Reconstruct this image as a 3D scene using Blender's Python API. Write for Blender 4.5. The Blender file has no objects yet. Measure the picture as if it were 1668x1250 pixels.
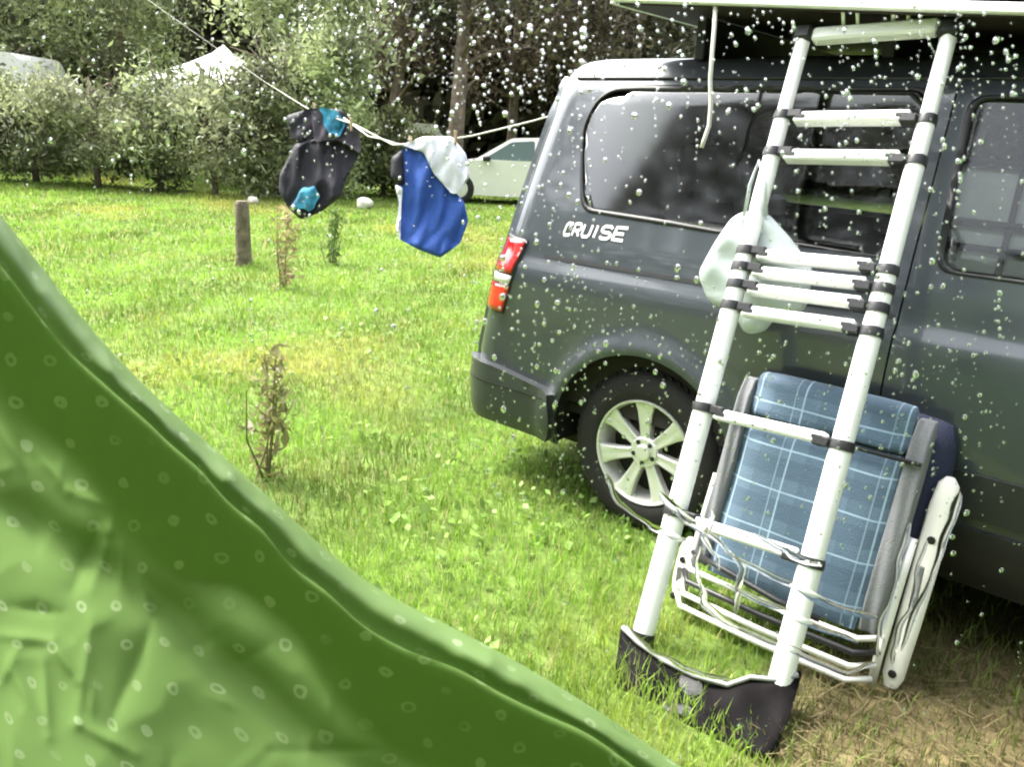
import bpy, bmesh, math, random
import numpy as np
from mathutils import Vector, Matrix
from mathutils.geometry import delaunay_2d_cdt

random.seed(7); rng = np.random.default_rng(7)
sc = bpy.context.scene
COL = sc.collection

# ------------------------------------------------------------------ camera
CAM = np.array([1.5840, -2.6736, 1.5501]); YAW, PITCH, ROLL, FPX = -0.70037, 0.29583, 0.05636, 1332.37
_f = np.array([math.sin(YAW)*math.cos(PITCH), math.cos(YAW)*math.cos(PITCH), -math.sin(PITCH)])
_r0 = np.array([math.cos(YAW), -math.sin(YAW), 0.0]); _u0 = np.cross(_r0, _f)
_r = math.cos(ROLL)*_r0 + math.sin(ROLL)*_u0
_u = -math.sin(ROLL)*_r0 + math.cos(ROLL)*_u0
cd = bpy.data.cameras.new('camera'); cam = bpy.data.objects.new('camera', cd); COL.objects.link(cam)
cam.matrix_world = Matrix(((_r[0], _u[0], -_f[0], CAM[0]), (_r[1], _u[1], -_f[1], CAM[1]), (_r[2], _u[2], -_f[2], CAM[2]), (0, 0, 0, 1)))
cd.sensor_width = 36; cd.lens = FPX/1668*36; cd.clip_start = 0.02; cd.clip_end = 500
cd.dof.use_dof = True; cd.dof.focus_distance = 2.9; cd.dof.aperture_fstop = 13.0
sc.camera = cam

# ------------------------------------------------------------------ sky, sun, exposure
SUN_EL, SUN_AZ = math.radians(56), math.radians(262)      # azimuth clockwise from +Y
w = bpy.data.worlds.new('World'); sc.world = w; w.use_nodes = True
nt = w.node_tree; bg = nt.nodes['Background']
sky = nt.nodes.new('ShaderNodeTexSky'); sky.sky_type = 'NISHITA'; sky.sun_disc = False
sky.sun_elevation = SUN_EL; sky.sun_rotation = SUN_AZ; sky.dust_density = 4.0; sky.air_density = 1.2
hs = nt.nodes.new('ShaderNodeHueSaturation'); hs.inputs['Saturation'].default_value = 0.28
nt.links.new(sky.outputs[0], hs.inputs['Color']); nt.links.new(hs.outputs[0], bg.inputs['Color'])
bg.inputs['Strength'].default_value = 0.15
sd = bpy.data.lights.new('sun', 'SUN'); sun = bpy.data.objects.new('sun', sd); COL.objects.link(sun)
sd.energy = 1.5; sd.angle = math.radians(14); sd.color = (1.0, 0.95, 0.86)
_sdir = Vector((math.sin(SUN_AZ)*math.cos(SUN_EL), math.cos(SUN_AZ)*math.cos(SUN_EL), math.sin(SUN_EL)))
sun.rotation_euler = _sdir.to_track_quat('Z', 'Y').to_euler()
sc.view_settings.view_transform = 'Standard'; sc.view_settings.look = 'None'
sc.view_settings.exposure = 2.52; sc.view_settings.gamma = 1.0
sc.render.engine = 'CYCLES'
sc.cycles.max_bounces = 8; sc.cycles.transparent_max_bounces = 14; sc.cycles.transmission_bounces = 8; sc.cycles.diffuse_bounces = 3; sc.cycles.glossy_bounces = 3; sc.cycles.caustics_reflective = False
sc.cycles.sample_clamp_indirect = 6.0; sc.cycles.use_denoising = True; sc.cycles.filter_width = 2.1

# ------------------------------------------------------------------ helpers
def ray(x, y): return _f + _r*(x-834)/FPX + _u*(625-y)/FPX
def at(x, y, d): return CAM + ray(x, y)*d
def onz(x, y, z=0.0):
    d = ray(x, y); return CAM + d*(z-CAM[2])/d[2]
def ony(x, y, Y):
    d = ray(x, y); return CAM + d*(Y-CAM[1])/d[1]
def proj(P):
    d = np.asarray(P, float)-CAM; z = d@_f
    return np.stack([834+FPX*(d@_r)/z, 625-FPX*(d@_u)/z], -1)
def sstep(a, b, x):
    t = np.clip((np.asarray(x, float)-a)/(b-a), 0, 1); return t*t*(3-2*t)
def vnoise(P, s, seed=0):
    """cheap smooth value noise in 2-D or 3-D, about -1..1"""
    P = np.asarray(P, float)*s; r = np.random.default_rng(seed); out = np.zeros(len(P))
    for k in range(7):
        d = r.normal(size=P.shape[1]); d *= (0.6+0.25*k)/np.linalg.norm(d)
        out += np.sin(P@d*2.2 + r.uniform(0, 6.28))/(0.8+0.25*k)
    return out/2.6

MATS = {}
def mat(name, col=(.5, .5, .5), rough=.5, metal=0., coat=0., spec=.5, noise=0., nscale=20., bump=0., bscale=60., attr=None, trans=0., ior=1.45, subs=0., sheen=0.):
    if name in MATS: return MATS[name]
    m = bpy.data.materials.new(name); m.use_nodes = True; MATS[name] = m
    n = m.node_tree; b = n.nodes['Principled BSDF']
    b.inputs['Roughness'].default_value = rough; b.inputs['Metallic'].default_value = metal
    b.inputs['Coat Weight'].default_value = coat; b.inputs['Coat Roughness'].default_value = 0.06
    b.inputs['Specular IOR Level'].default_value = spec; b.inputs['IOR'].default_value = ior
    b.inputs['Transmission Weight'].default_value = trans; b.inputs['Sheen Weight'].default_value = sheen
    b.inputs['Base Color'].default_value = (*col, 1)
    src = None
    if attr:
        a = n.nodes.new('ShaderNodeAttribute'); a.attribute_name = attr; src = a.outputs['Color']
    if noise:
        tc = n.nodes.new('ShaderNodeTexCoord'); t = n.nodes.new('ShaderNodeTexNoise'); t.inputs['Scale'].default_value = nscale; t.inputs['Detail'].default_value = 6
        n.links.new(tc.outputs['Object'], t.inputs['Vector'])
        mp = n.nodes.new('ShaderNodeMapRange'); mp.inputs[1].default_value = .3; mp.inputs[2].default_value = .7
        mp.inputs[3].default_value = 1-noise; mp.inputs[4].default_value = 1+noise
        n.links.new(t.outputs['Fac'], mp.inputs[0])
        mx = n.nodes.new('ShaderNodeVectorMath'); mx.operation = 'SCALE'
        if src: n.links.new(src, mx.inputs[0])
        else: mx.inputs[0].default_value = col
        n.links.new(mp.outputs[0], mx.inputs['Scale']); src = mx.outputs[0]
    if src: n.links.new(src, b.inputs['Base Color'])
    if bump:
        tc = n.nodes.new('ShaderNodeTexCoord'); t = n.nodes.new('ShaderNodeTexNoise'); t.inputs['Scale'].default_value = bscale; t.inputs['Detail'].default_value = 5
        n.links.new(tc.outputs['Object'], t.inputs['Vector'])
        bp = n.nodes.new('ShaderNodeBump'); bp.inputs['Strength'].default_value = bump; bp.inputs['Distance'].default_value = .01
        n.links.new(t.outputs['Fac'], bp.inputs['Height']); n.links.new(bp.outputs[0], b.inputs['Normal'])
    return m

def leafmat(name, trans=.35, rough=.5):
    if name in MATS: return MATS[name]
    m = mat(name, rough=rough, attr='col', spec=.35); n = m.node_tree; b = n.nodes['Principled BSDF']
    a = [k for k in n.nodes if k.type == 'ATTRIBUTE'][0]; o = n.nodes['Material Output']
    tr = n.nodes.new('ShaderNodeBsdfTranslucent'); n.links.new(a.outputs['Color'], tr.inputs['Color'])
    mx = n.nodes.new('ShaderNodeMixShader'); mx.inputs[0].default_value = trans
    n.links.new(b.outputs[0], mx.inputs[1]); n.links.new(tr.outputs[0], mx.inputs[2]); n.links.new(mx.outputs[0], o.inputs['Surface'])
    return m

def tag(o, label, cat=None, group=None, kind=None):
    o['label'] = label
    if cat: o['category'] = cat
    if group: o['group'] = group
    if kind: o['kind'] = kind
    return o
def empty(name, loc=(0, 0, 0), label=None, cat=None, group=None):
    o = bpy.data.objects.new(name, None); COL.objects.link(o); o.location = Vector([float(c) for c in loc]); o.empty_display_size = .1
    if label: tag(o, label, cat, group)
    return o
def mesh_obj(name, V, F, m, parent=None, smooth=False, col=None):
    """V in world coordinates; parent is an Empty with location only"""
    V = np.asarray(V, float)
    off = np.zeros(3)
    p = parent
    while p is not None:
        off += np.array(p.location); p = p.parent
    if parent is None and len(V):
        org = np.array([V[:, 0].mean(), V[:, 1].mean(), V[:, 2].min()])
    else: org = off
    me = bpy.data.meshes.new(name)
    me.from_pydata((V-org).tolist(), [], [list(map(int, f)) for f in F]); me.update()
    o = bpy.data.objects.new(name, me); COL.objects.link(o); me.materials.append(m)
    if parent is not None: o.parent = parent
    else: o.location = org
    if smooth: me.polygons.foreach_set('use_smooth', [True]*len(me.polygons))
    if col is not None: set_col(me, col)
    return o
def fast_mesh(name, V, quads=None, tris=None, m=None, parent=None, col=None, smooth=False):
    V = np.asarray(V, np.float32); me = bpy.data.meshes.new(name)
    off = np.zeros(3); p = parent
    while p is not None:
        off += np.array(p.location); p = p.parent
    V = V-off.astype(np.float32)
    idx = []; starts = []; tot = []
    s = 0
    for arr, k in ((quads, 4), (tris, 3)):
        if arr is None or len(arr) == 0: continue
        idx.append(np.asarray(arr, np.int32).ravel()); starts.append(s+np.arange(len(arr))*k); tot.append(np.full(len(arr), k)); s += len(arr)*k
    idx = np.concatenate(idx); starts = np.concatenate(starts); tot = np.concatenate(tot)
    me.vertices.add(len(V)); me.vertices.foreach_set('co', V.ravel())
    me.loops.add(len(idx)); me.loops.foreach_set('vertex_index', idx)
    me.polygons.add(len(starts)); me.polygons.foreach_set('loop_start', starts.astype(np.int32)); me.polygons.foreach_set('loop_total', tot.astype(np.int32))
    if smooth: me.polygons.foreach_set('use_smooth', np.ones(len(starts), bool))
    me.update(calc_edges=True); me.validate()
    if col is not None: set_col(me, col)
    me.materials.append(m)
    o = bpy.data.objects.new(name, me); COL.objects.link(o)
    if parent is not None: o.parent = parent
    return o
def set_col(me, col):
    c = np.ones((len(me.vertices), 4), np.float32); c[:, :3] = col
    a = me.color_attributes.new('col', 'FLOAT_COLOR', 'POINT'); a.data.foreach_set('color', c.ravel())

class MB:
    def __init__(s): s.V = []; s.F = []
    def add(s, V, F):
        k = len(s.V); s.V += [tuple(map(float, v)) for v in V]; s.F += [tuple(i+k for i in f) for f in F]; return s
    def obox(s, c, ax, ay, az, b=0.0):
        """oriented box: centre and three half-axis vectors, chamfered by b (fraction of the smallest)"""
        c, ax, ay, az = [np.array(v, float) for v in (c, ax, ay, az)]
        if b <= 0:
            V = [c+sx*ax+sy*ay+sz*az for sz in (-1, 1) for sy in (-1, 1) for sx in (-1, 1)]
            F = [(0, 2, 3, 1), (4, 5, 7, 6), (0, 1, 5, 4), (2, 6, 7, 3), (0, 4, 6, 2), (1, 3, 7, 5)]
            return s.add(V, F)
        L = [np.linalg.norm(v) for v in (ax, ay, az)]; d = b*min(L); k = [1-d/l for l in L]
        V = []; idx = {}
        for sx in (-1, 1):
            for sy in (-1, 1):
                for sz in (-1, 1):
                    for q in range(3):
                        m = [k[0], k[1], k[2]]; m[q] = 1
                        idx[(sx, sy, sz, q)] = len(V); V.append(c+sx*m[0]*ax+sy*m[1]*ay+sz*m[2]*az)
        F = []
        I = lambda a, b_, c_, q: idx[(a, b_, c_, q)]
        for t in (-1, 1):
            F.append([I(t, -1, -1, 0), I(t, 1, -1, 0), I(t, 1, 1, 0), I(t, -1, 1, 0)])
            F.append([I(-1, t, -1, 1), I(1, t, -1, 1), I(1, t, 1, 1), I(-1, t, 1, 1)])
            F.append([I(-1, -1, t, 2), I(1, -1, t, 2), I(1, 1, t, 2), I(-1, 1, t, 2)])
            for t2 in (-1, 1):
                F.append([I(t, t2, -1, 0), I(t, t2, -1, 1), I(t, t2, 1, 1), I(t, t2, 1, 0)])
                F.append([I(t, -1, t2, 0), I(t, -1, t2, 2), I(t, 1, t2, 2), I(t, 1, t2, 0)])
                F.append([I(-1, t, t2, 1), I(-1, t, t2, 2), I(1, t, t2, 2), I(1, t, t2, 1)])
                for t3 in (-1, 1): F.append([I(t, t2, t3, 0), I(t, t2, t3, 1), I(t, t2, t3, 2)])
        return s.add(V, F)
    def box(s, lo, hi, b=0.0):
        lo, hi = np.array(lo, float), np.array(hi, float); c = (lo+hi)/2; h = (hi-lo)/2
        return s.obox(c, (h[0], 0, 0), (0, h[1], 0), (0, 0, h[2]), b)
    def tube(s, pts, r, n=10, cap=True):
        pts = [np.array(p, float) for p in pts]; rs = r if hasattr(r, '__len__') else [r]*len(pts)
        t0 = pts[1]-pts[0]; t0 /= np.linalg.norm(t0)
        a = np.cross(t0, (0, 0, 1)) if abs(t0[2]) < .9 else np.cross(t0, (1, 0, 0)); a /= np.linalg.norm(a)
        V = []
        for i, p in enumerate(pts):
            t = (pts[min(i+1, len(pts)-1)]-pts[max(i-1, 0)]); t /= max(np.linalg.norm(t), 1e-9)
            a = a-t*(a@t); a /= np.linalg.norm(a); b = np.cross(t, a)
            V += [p+rs[i]*(math.cos(6.28318*k/n)*a+math.sin(6.28318*k/n)*b) for k in range(n)]
        F = [(i*n+k, i*n+(k+1) % n, (i+1)*n+(k+1) % n, (i+1)*n+k) for i in range(len(pts)-1) for k in range(n)]
        if cap: F += [tuple(range(n-1, -1, -1)), tuple(range((len(pts)-1)*n, len(pts)*n))]
        return s.add(V, F)
    def lathe(s, c, axis, prof, n=32, ref=(0, 0, 1)):
        """prof: list of (radius, offset along axis)"""
        c = np.array(c, float); ax = np.array(axis, float); ax /= np.linalg.norm(ax); a = np.cross(ax, ref); a /= np.linalg.norm(a); b = np.cross(ax, a)
        V = [c+ax*h+rr*(math.cos(6.28318*k/n)*a+math.sin(6.28318*k/n)*b) for rr, h in prof for k in range(n)]
        F = [(i*n+k, i*n+(k+1) % n, (i+1)*n+(k+1) % n, (i+1)*n+k) for i in range(len(prof)-1) for k in range(n)]
        return s.add(V, F)
    def grid(s, P):
        P = np.asarray(P, float); a, b = P.shape[:2]
        return s.add(P.reshape(-1, 3), [(i*b+j, i*b+j+1, (i+1)*b+j+1, (i+1)*b+j) for i in range(a-1) for j in range(b-1)])
    def build(s, name, m, parent=None, smooth=False, auto=None):
        o = mesh_obj(name, s.V, s.F, m, parent, smooth)
        if auto is not None: sharp(o, auto)
        return o
def sharp(o, deg=35):
    me = o.data; bm = bmesh.new(); bm.from_mesh(me); bmesh.ops.recalc_face_normals(bm, faces=bm.faces)
    for f in bm.faces: f.smooth = True
    lim = math.radians(deg)
    for e in bm.edges: e.smooth = not (len(e.link_faces) == 2 and e.calc_face_angle(0) > lim)
    bm.to_mesh(me); bm.free()
def inpoly(P, poly):
    P = np.asarray(P, float); poly = np.asarray(poly, float); x, y = P[:, 0], P[:, 1]; ins = np.zeros(len(P), bool)
    j = len(poly)-1
    for i in range(len(poly)):
        xi, yi = poly[i]; xj, yj = poly[j]
        c = ((yi > y) != (yj > y)) & (x < (xj-xi)*(y-yi)/(yj-yi+1e-12)+xi); ins ^= c; j = i
    return ins
def cdt(outer, holes=(), extra=()):
    """triangulate outline with holes and inner points -> (2-D verts, tris, boundary loops of verts not needed)"""
    V = []; E = []
    for loop in [outer, *holes]:
        k = len(V); n = len(loop); V += [Vector((float(a), float(b))) for a, b in loop]; E += [(k+i, k+(i+1) % n) for i in range(n)]
    V += [Vector((float(a), float(b))) for a, b in extra]
    r = delaunay_2d_cdt(V, E, [], 0, 1e-5)
    P = np.array([(v.x, v.y) for v in r[0]]); T = [f for f in r[2] if len(f) == 3]
    C = np.array([P[list(f)].mean(0) for f in T]); keep = inpoly(C, outer)
    for h in holes: keep &= ~inpoly(C, h)
    T = [f for f, k in zip(T, keep) if k]
    used = sorted({i for f in T for i in f}); mp = {u: i for i, u in enumerate(used)}
    return P[used], [tuple(mp[i] for i in f) for f in T]
def dist_poly(P, poly):
    P = np.asarray(P, float); poly = np.asarray(poly, float); d = np.full(len(P), 1e9)
    for i in range(len(poly)):
        a, b = poly[i], poly[(i+1) % len(poly)]; ab = b-a; t = np.clip(((P-a)@ab)/(ab@ab+1e-12), 0, 1)
        d = np.minimum(d, np.linalg.norm(P-(a+t[:, None]*ab), axis=1))
    return d
def rounded(poly, r, n=5):
    poly = [np.array(p, float) for p in poly]; out = []; N = len(poly)
    rr = r if hasattr(r, '__len__') else [r]*N
    for i in range(N):
        p = poly[i]; a = poly[i-1]-p; b = poly[(i+1) % N]-p; la, lb = np.linalg.norm(a), np.linalg.norm(b)
        k = min(rr[i], la*.48, lb*.48); s, e = p+a/la*k, p+b/lb*k
        for t in np.linspace(0, 1, n): out.append((1-t)**2*s+2*t*(1-t)*p+t*t*e)
    return np.array(out)
def resample(poly, step):
    poly = np.asarray(poly, float); out = []
    for i in range(len(poly)):
        a, b = poly[i], poly[(i+1) % len(poly)]; n = max(1, int(np.linalg.norm(b-a)/step)); out += [a+(b-a)*k/n for k in range(n)]
    return np.array(out)
def gridpts(poly, step, inner=.45):
    poly = np.asarray(poly); lo, hi = poly.min(0), poly.max(0)
    g = np.array([(x, y) for x in np.arange(lo[0], hi[0], step) for y in np.arange(lo[1], hi[1], step)])
    return g[inpoly(g, poly) & (dist_poly(g, poly) > step*inner)]
def puffy(name, outline_px, depth, thick, m, parent=None, fold=None, step=9, rnd=14, edge=20, tilt=None, yplane=None):
    """soft closed shape: outline seen from the photo's side, its own distance and thickness"""
    poly = resample(rounded(outline_px, rnd), step); P, T = cdt(poly, (), gridpts(poly, step))
    d = np.clip(dist_poly(P, poly)/edge, 0, 1); h = np.sqrt(1-(1-d)**2)*thick/2
    fz = fold(P)*np.clip(d*1.5, .25, 1) if fold else 0
    R = np.array([ray(x, y) for x, y in P])
    dep = depth+(tilt(P) if tilt else 0) if yplane is None else (yplane-CAM[1])/R[:, 1]
    Fv = CAM+R*(dep-h+fz)[:, None]; Bv = CAM+R*(dep+h+fz+.002)[:, None]; n = len(P)
    from collections import Counter
    ec = Counter(tuple(sorted((t[i], t[(i+1) % 3]))) for t in T for i in range(3))
    F = list(T)+[(n+c, n+b, n+a) for a, b, c in T]
    for t in T:
        for i in range(3):
            a, b = t[i], t[(i+1) % 3]
            if ec[tuple(sorted((a, b)))] == 1: F.append((b, a, n+a, n+b))
    o = mesh_obj(name, np.vstack([Fv, Bv]), F, m, parent, True); sharp(o, 60); return o
def leaf_cards(centers, L, W, cols, up=0.0, seed=0):
    """diamond-shaped leaves, two triangles each, folded a little along the midrib"""
    r = np.random.default_rng(seed); n = len(centers)
    a = r.normal(size=(n, 3)); a[:, 2] += up; a /= np.linalg.norm(a, axis=1)[:, None]
    b = np.cross(a, r.normal(size=(n, 3))); b /= np.linalg.norm(b, axis=1)[:, None]; c = np.cross(a, b)
    g_ = np.clip(r.lognormal(0, .35, n), .4, 2.4)[:, None]; L = L*g_*r.uniform(.8, 1.2, n)[:, None]; W = W*g_*r.uniform(.7, 1.3, n)[:, None]
    V = np.stack([centers-a*L/2, centers+b*W/2+c*W*.15, centers+a*L/2, centers-b*W/2+c*W*.15], 1).reshape(-1, 3)
    i = np.arange(n)*4; T = np.concatenate([np.stack([i, i+1, i+2], 1), np.stack([i, i+2, i+3], 1)])
    return V, T, np.repeat(cols, 4, axis=0)

# ------------------------------------------------------------------ ground and grass
def gz(x, y):
    x = np.asarray(x, float); y = np.asarray(y, float)
    return .02*np.sin(x*1.3+.5)*np.sin(y*1.1+1.)*sstep(.5, 3., np.hypot(x-.8, y)) + .05*np.sin(x*.33)*np.cos(y*.27)*sstep(4, 10, np.hypot(x, y))
TR = np.array([onz(*p)[:2] for p in ((1270, 1120), (1420, 1060), (1540, 960), (1720, 960), (1900, 1100), (1800, 1380), (1290, 1380), (1240, 1240))])
def trampled(P):
    d = dist_poly(P, TR)*np.where(inpoly(P, TR), -1, 1)
    d = d + .10*vnoise(P, 5., 3)+.05*vnoise(P, 13., 4)
    return 1-sstep(-.15, .18, d)
def dryness(P):
    a = vnoise(P, .55, 11)+.5*vnoise(P, 1.6, 12)
    return .55*sstep(.1, 1.3, a)
xs = np.concatenate([np.linspace(-140, -13, 30), np.linspace(-12.5, 5, 150), np.linspace(6, 70, 20)])
ys = np.concatenate([np.linspace(-70, -5, 20), np.linspace(-4.5, 8, 110), np.linspace(9, 150, 36)])
GX, GY = np.meshgrid(xs, ys, indexing='ij'); GP = np.stack([GX.ravel(), GY.ravel()], 1)
tr = trampled(GP)*(np.hypot(GP[:, 0]-1, GP[:, 1]) < 6); dr = dryness(GP)
gc = np.array([.10, .15, .034])*(1-dr[:, None])+np.array([.17, .17, .045])*dr[:, None]
gc = gc*(1-tr[:, None])+np.array([.15, .12, .06])*tr[:, None]
nI, nJ = len(xs), len(ys); ii, jj = np.meshgrid(np.arange(nI-1), np.arange(nJ-1), indexing='ij'); k = (ii*nJ+jj).ravel()
ground = fast_mesh('ground', np.stack([GP[:, 0], GP[:, 1], gz(GP[:, 0], GP[:, 1])], 1), np.stack([k, k+nJ, k+nJ+1, k+1], 1), None, mat('soil_and_turf', rough=.95, attr='col', noise=.45, nscale=9., bump=.8, bscale=40., spec=.2), col=gc, smooth=True)
ground['kind'] = 'structure'; ground['label'] = 'grassy camping field with trodden earth beside the van'

def blades(n, rmin, rmax, pw, ang, seed, hgt, wid, colf, name, label, keep=None, bend=.6):
    r_ = np.random.default_rng(seed); U = r_.uniform(size=n); e = pw
    rr = (rmin**e+U*(rmax**e-rmin**e))**(1/e); th = YAW+r_.uniform(-ang, ang, n)
    P = np.stack([CAM[0]+np.sin(th)*rr, CAM[1]+np.cos(th)*rr], 1)
    if keep is not None:
        q = keep(P, r_); P = P[q]; rr = rr[q]
    n = len(P); z = gz(P[:, 0], P[:, 1])
    clump = .65+.5*(vnoise(P, 3.1, 21)*.5+.5)+.35*(vnoise(P, 9., 22)*.5+.5)
    h = hgt*clump*r_.uniform(.45, 1.25, n); wd = wid*np.clip(rr/3, .8, None)**.85*r_.uniform(.7, 1.3, n)
    t = r_.uniform(0, 6.283, n); ax = np.stack([np.cos(t), np.sin(t)], 1); t2 = r_.uniform(0, 6.283, n); ln = np.stack([np.cos(t2), np.sin(t2)], 1)*(h*bend*r_.uniform(.1, 1.3, n))[:, None]
    B = np.column_stack([P, z-.004]); A = np.column_stack([ax*wd[:, None]/2, np.zeros(n)])
    Mid = B+np.column_stack([ln*.35, h*.58]); Tip = B+np.column_stack([ln, h])
    V = np.stack([B-A, B+A, Mid-A*.8, Mid+A*.8, Tip], 1).reshape(-1, 3); i = np.arange(n)*5
    Q = np.stack([i, i+1, i+3, i+2], 1); T = np.stack([i+2, i+3, i+4], 1)
    c = colf(P, r_)
    o = fast_mesh(name, V, Q, T, leafmat('grass_blade', .4, .45), col=np.repeat(c, 5, axis=0)); tag(o, label, 'grass', kind='stuff'); return o
def grass_col(P, r_):
    n = len(P); d = np.clip(dryness(P)+.3*sstep(.2, 1., vnoise(P, 3., 31)), 0, 1)[:, None]; t = trampled(P)[:, None]
    g = np.array([.225, .36, .055])*(1+.35*vnoise(P, 2.2, 32)[:, None]); y = np.array([.45, .42, .10])
    c = g*(1-d)+y*d; s = r_.uniform(size=(n, 1)); c = np.where(s < .09, np.array([.46, .40, .20]), c)
    c = np.where((s > .5) & (s < .58), np.array([.24, .34, .10]), c)
    tan = np.where(r_.uniform(size=(n, 1)) < .5, np.array([.20, .165, .085]), np.array([.20, .27, .07])); q = r_.uniform(size=(n, 1)) < t*.9
    c = np.where(q, tan, c)
    return np.clip(c*r_.uniform(.65, 1.3, (n, 1)), 0, 1)
def keep_grass(P, r_):
    t = trampled(P); under = (P[:, 1] > .25) & (P[:, 0] > -.85) & (P[:, 0] < 4)
    return (r_.uniform(size=len(P)) > t*.35) & (r_.uniform(size=len(P)) > under*.7)
blades(330000, 1.0, 24, .55, .95, 1, .060, .0046, grass_col, 'meadow_grass', 'bright green meadow grass covering the camping field', keep_grass)
# small broad-leaved weeds between the blades
n = 16000; r_ = np.random.default_rng(5); rr = 1.2+9*r_.uniform(size=n)**1.6; th = YAW+r_.uniform(-.9, .9, n)
P = np.stack([CAM[0]+np.sin(th)*rr, CAM[1]+np.cos(th)*rr], 1); q = (vnoise(P, 1.7, 41)+.5*vnoise(P, 5, 42) > .2-.5*r_.uniform(size=n)) & (trampled(P) < .6); P = P[q]; n = len(P)
Cn = np.column_stack([P, gz(P[:, 0], P[:, 1])+r_.uniform(.02, .06, n)])
V, T, Cc = leaf_cards(Cn, .03, .022, np.array([.24, .38, .09])*r_.uniform(.6, 1.4, (n, 1)), seed=6)
tag(fast_mesh('clover', V, None, T, leafmat('grass_blade'), col=Cc), 'small round clover leaves scattered among the grass', 'weeds', kind='stuff')
# flattened straw on the trodden earth
n = 1500; lo, hi = TR.min(0), TR.max(0); P = r_.uniform(lo, hi, (n*2, 2)); P = P[trampled(P) > .3][:n]; n = len(P); mb = []
t = r_.uniform(0, 6.283, n); L = r_.uniform(.03, .11, n); d2 = np.stack([np.cos(t), np.sin(t)], 1); pr = np.stack([-d2[:, 1], d2[:, 0]], 1)*.0018
z0 = gz(P[:, 0], P[:, 1])+r_.uniform(.006, .03, n); z1 = z0+r_.uniform(-.004, .02, n)
V = np.stack([np.column_stack([P-pr, z0]), np.column_stack([P+pr, z0]), np.column_stack([P+d2*L[:, None]+pr, z1]), np.column_stack([P+d2*L[:, None]-pr, z1])], 1).reshape(-1, 3)
i = np.arange(n)*4
tag(fast_mesh('dry_straw', V, np.stack([i, i+1, i+2, i+3], 1), None, leafmat('grass_blade'), col=np.repeat(np.array([.22, .185, .095])*r_.uniform(.5, 1.3, (n, 1)), 4, axis=0)), 'flattened tan straw lying on the trodden earth by the van', 'straw', kind='stuff')

# ------------------------------------------------------------------ grey van
RC, U0, HW = .15, -.85, .95
U1 = 3.70
PZ = [.26,.34,.45,.6,.85,.96,1.01,1.04,1.07,1.12,1.2,1.26,1.74,1.80]
PY = [.05,.02,.005,0,0,.004,.012,.03,.04,.048,.07,.085,.235,.27]
XRZ = [.26,.6,.8,1.1,1.5,1.8]; XRX = [-.97,-.95,-.91,-.845,-.79,-.74]
def M(u, z, off=0.0):
    u = np.asarray(u, float); z = np.asarray(z, float)
    L = RC*math.pi/2
    a = np.clip((U0-u)/RC, 0, math.pi/2); b = np.clip((u-U1)/RC, 0, math.pi/2)
    X = np.clip(u, U0, U1) - RC*np.sin(a) + RC*np.sin(b)
    Y = RC*(1-np.cos(a)) + RC*(1-np.cos(b)) + np.clip(U0-L-u, 0, None) + np.clip(u-U1-L, 0, None)
    wr = sstep(-.25, -.92, u); wf = sstep(2.0, 3.85, u)
    X = X + (np.interp(z, XRZ, XRX)+1)*wr - np.interp(z, [.26, .9, 1.0, 1.15, 1.25, 1.8], [0, .03, .2, .75, .9, 1.55])*wf
    Y = Y + np.interp(z, PZ, PY)*(1-Y/HW)
    for cx in (0.0, 3.0):
        r = np.hypot(u-cx, z-.33); Y = Y - .024*np.exp(-((r-.445)/.05)**2)*(z > .2)
    if np.ndim(off) or off:
        e = 1e-3
        P0 = M(u, z); du = M(u+e, z)-M(u-e, z); dz = M(u, z+e)-M(u, z-e)
        n = np.cross(dz, du); n /= np.linalg.norm(n, axis=-1)[..., None]
        n = np.where((n[..., 1:2] > 0) & (np.abs(n[..., 1:2]) > .5), -n, n)
        return P0 + n*np.asarray(off)[..., None]
    return np.stack([X, Y, z+0*u], -1)
def inv(px, py, g=(0.2, 1.0)):
    q = np.array(g, float)
    for _ in range(60):
        e = proj(M(q[0], q[1]))-np.array([px, py]); J = np.stack([(proj(M(q[0]+1e-4, q[1]))-proj(M(*q)))/1e-4, (proj(M(q[0], q[1]+1e-4))-proj(M(*q)))/1e-4], 1)
        d = np.linalg.solve(J, -e); q = q+np.clip(d, -.15, .15)
    return q
paint = mat('dark_grey_paint', (.050, .059, .068), .40, .35, 1.0, noise=.06, nscale=3.)
blackp = mat('black_plastic', (.018, .018, .019), .45, bump=.15, bscale=300)
darkin = mat('dark_interior', (.022, .019, .017), .8)
rubber = mat('tyre_rubber', (.016, .0145, .014), .75, bump=.25, bscale=120)
alloy = mat('alloy_silver', (.80, .79, .75), .35, .45, .3)
def glassmat(name, tint, refl_rough=.01, ior=1.5):
    """window pane: dims what is behind it and mirrors what is in front of it"""
    m = bpy.data.materials.new(name); m.use_nodes = True; n = m.node_tree; o = n.nodes['Material Output']; n.nodes.remove(n.nodes['Principled BSDF'])
    t = n.nodes.new('ShaderNodeBsdfTransparent'); t.inputs[0].default_value = (*tint, 1)
    g = n.nodes.new('ShaderNodeBsdfGlossy'); g.inputs['Roughness'].default_value = refl_rough
    fr = n.nodes.new('ShaderNodeFresnel'); fr.inputs[0].default_value = ior
    mx = n.nodes.new('ShaderNodeMixShader'); n.links.new(fr.outputs[0], mx.inputs[0]); n.links.new(t.outputs[0], mx.inputs[1]); n.links.new(g.outputs[0], mx.inputs[2]); n.links.new(mx.outputs[0], o.inputs['Surface'])
    return m
tint = glassmat('tinted_glass', (.74, .76, .75), .07, 1.46)
van = empty('camper_van', (0, 0, 0), 'dark grey panel van with lettering on its side, ladder leaning against it', 'van')
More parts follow.
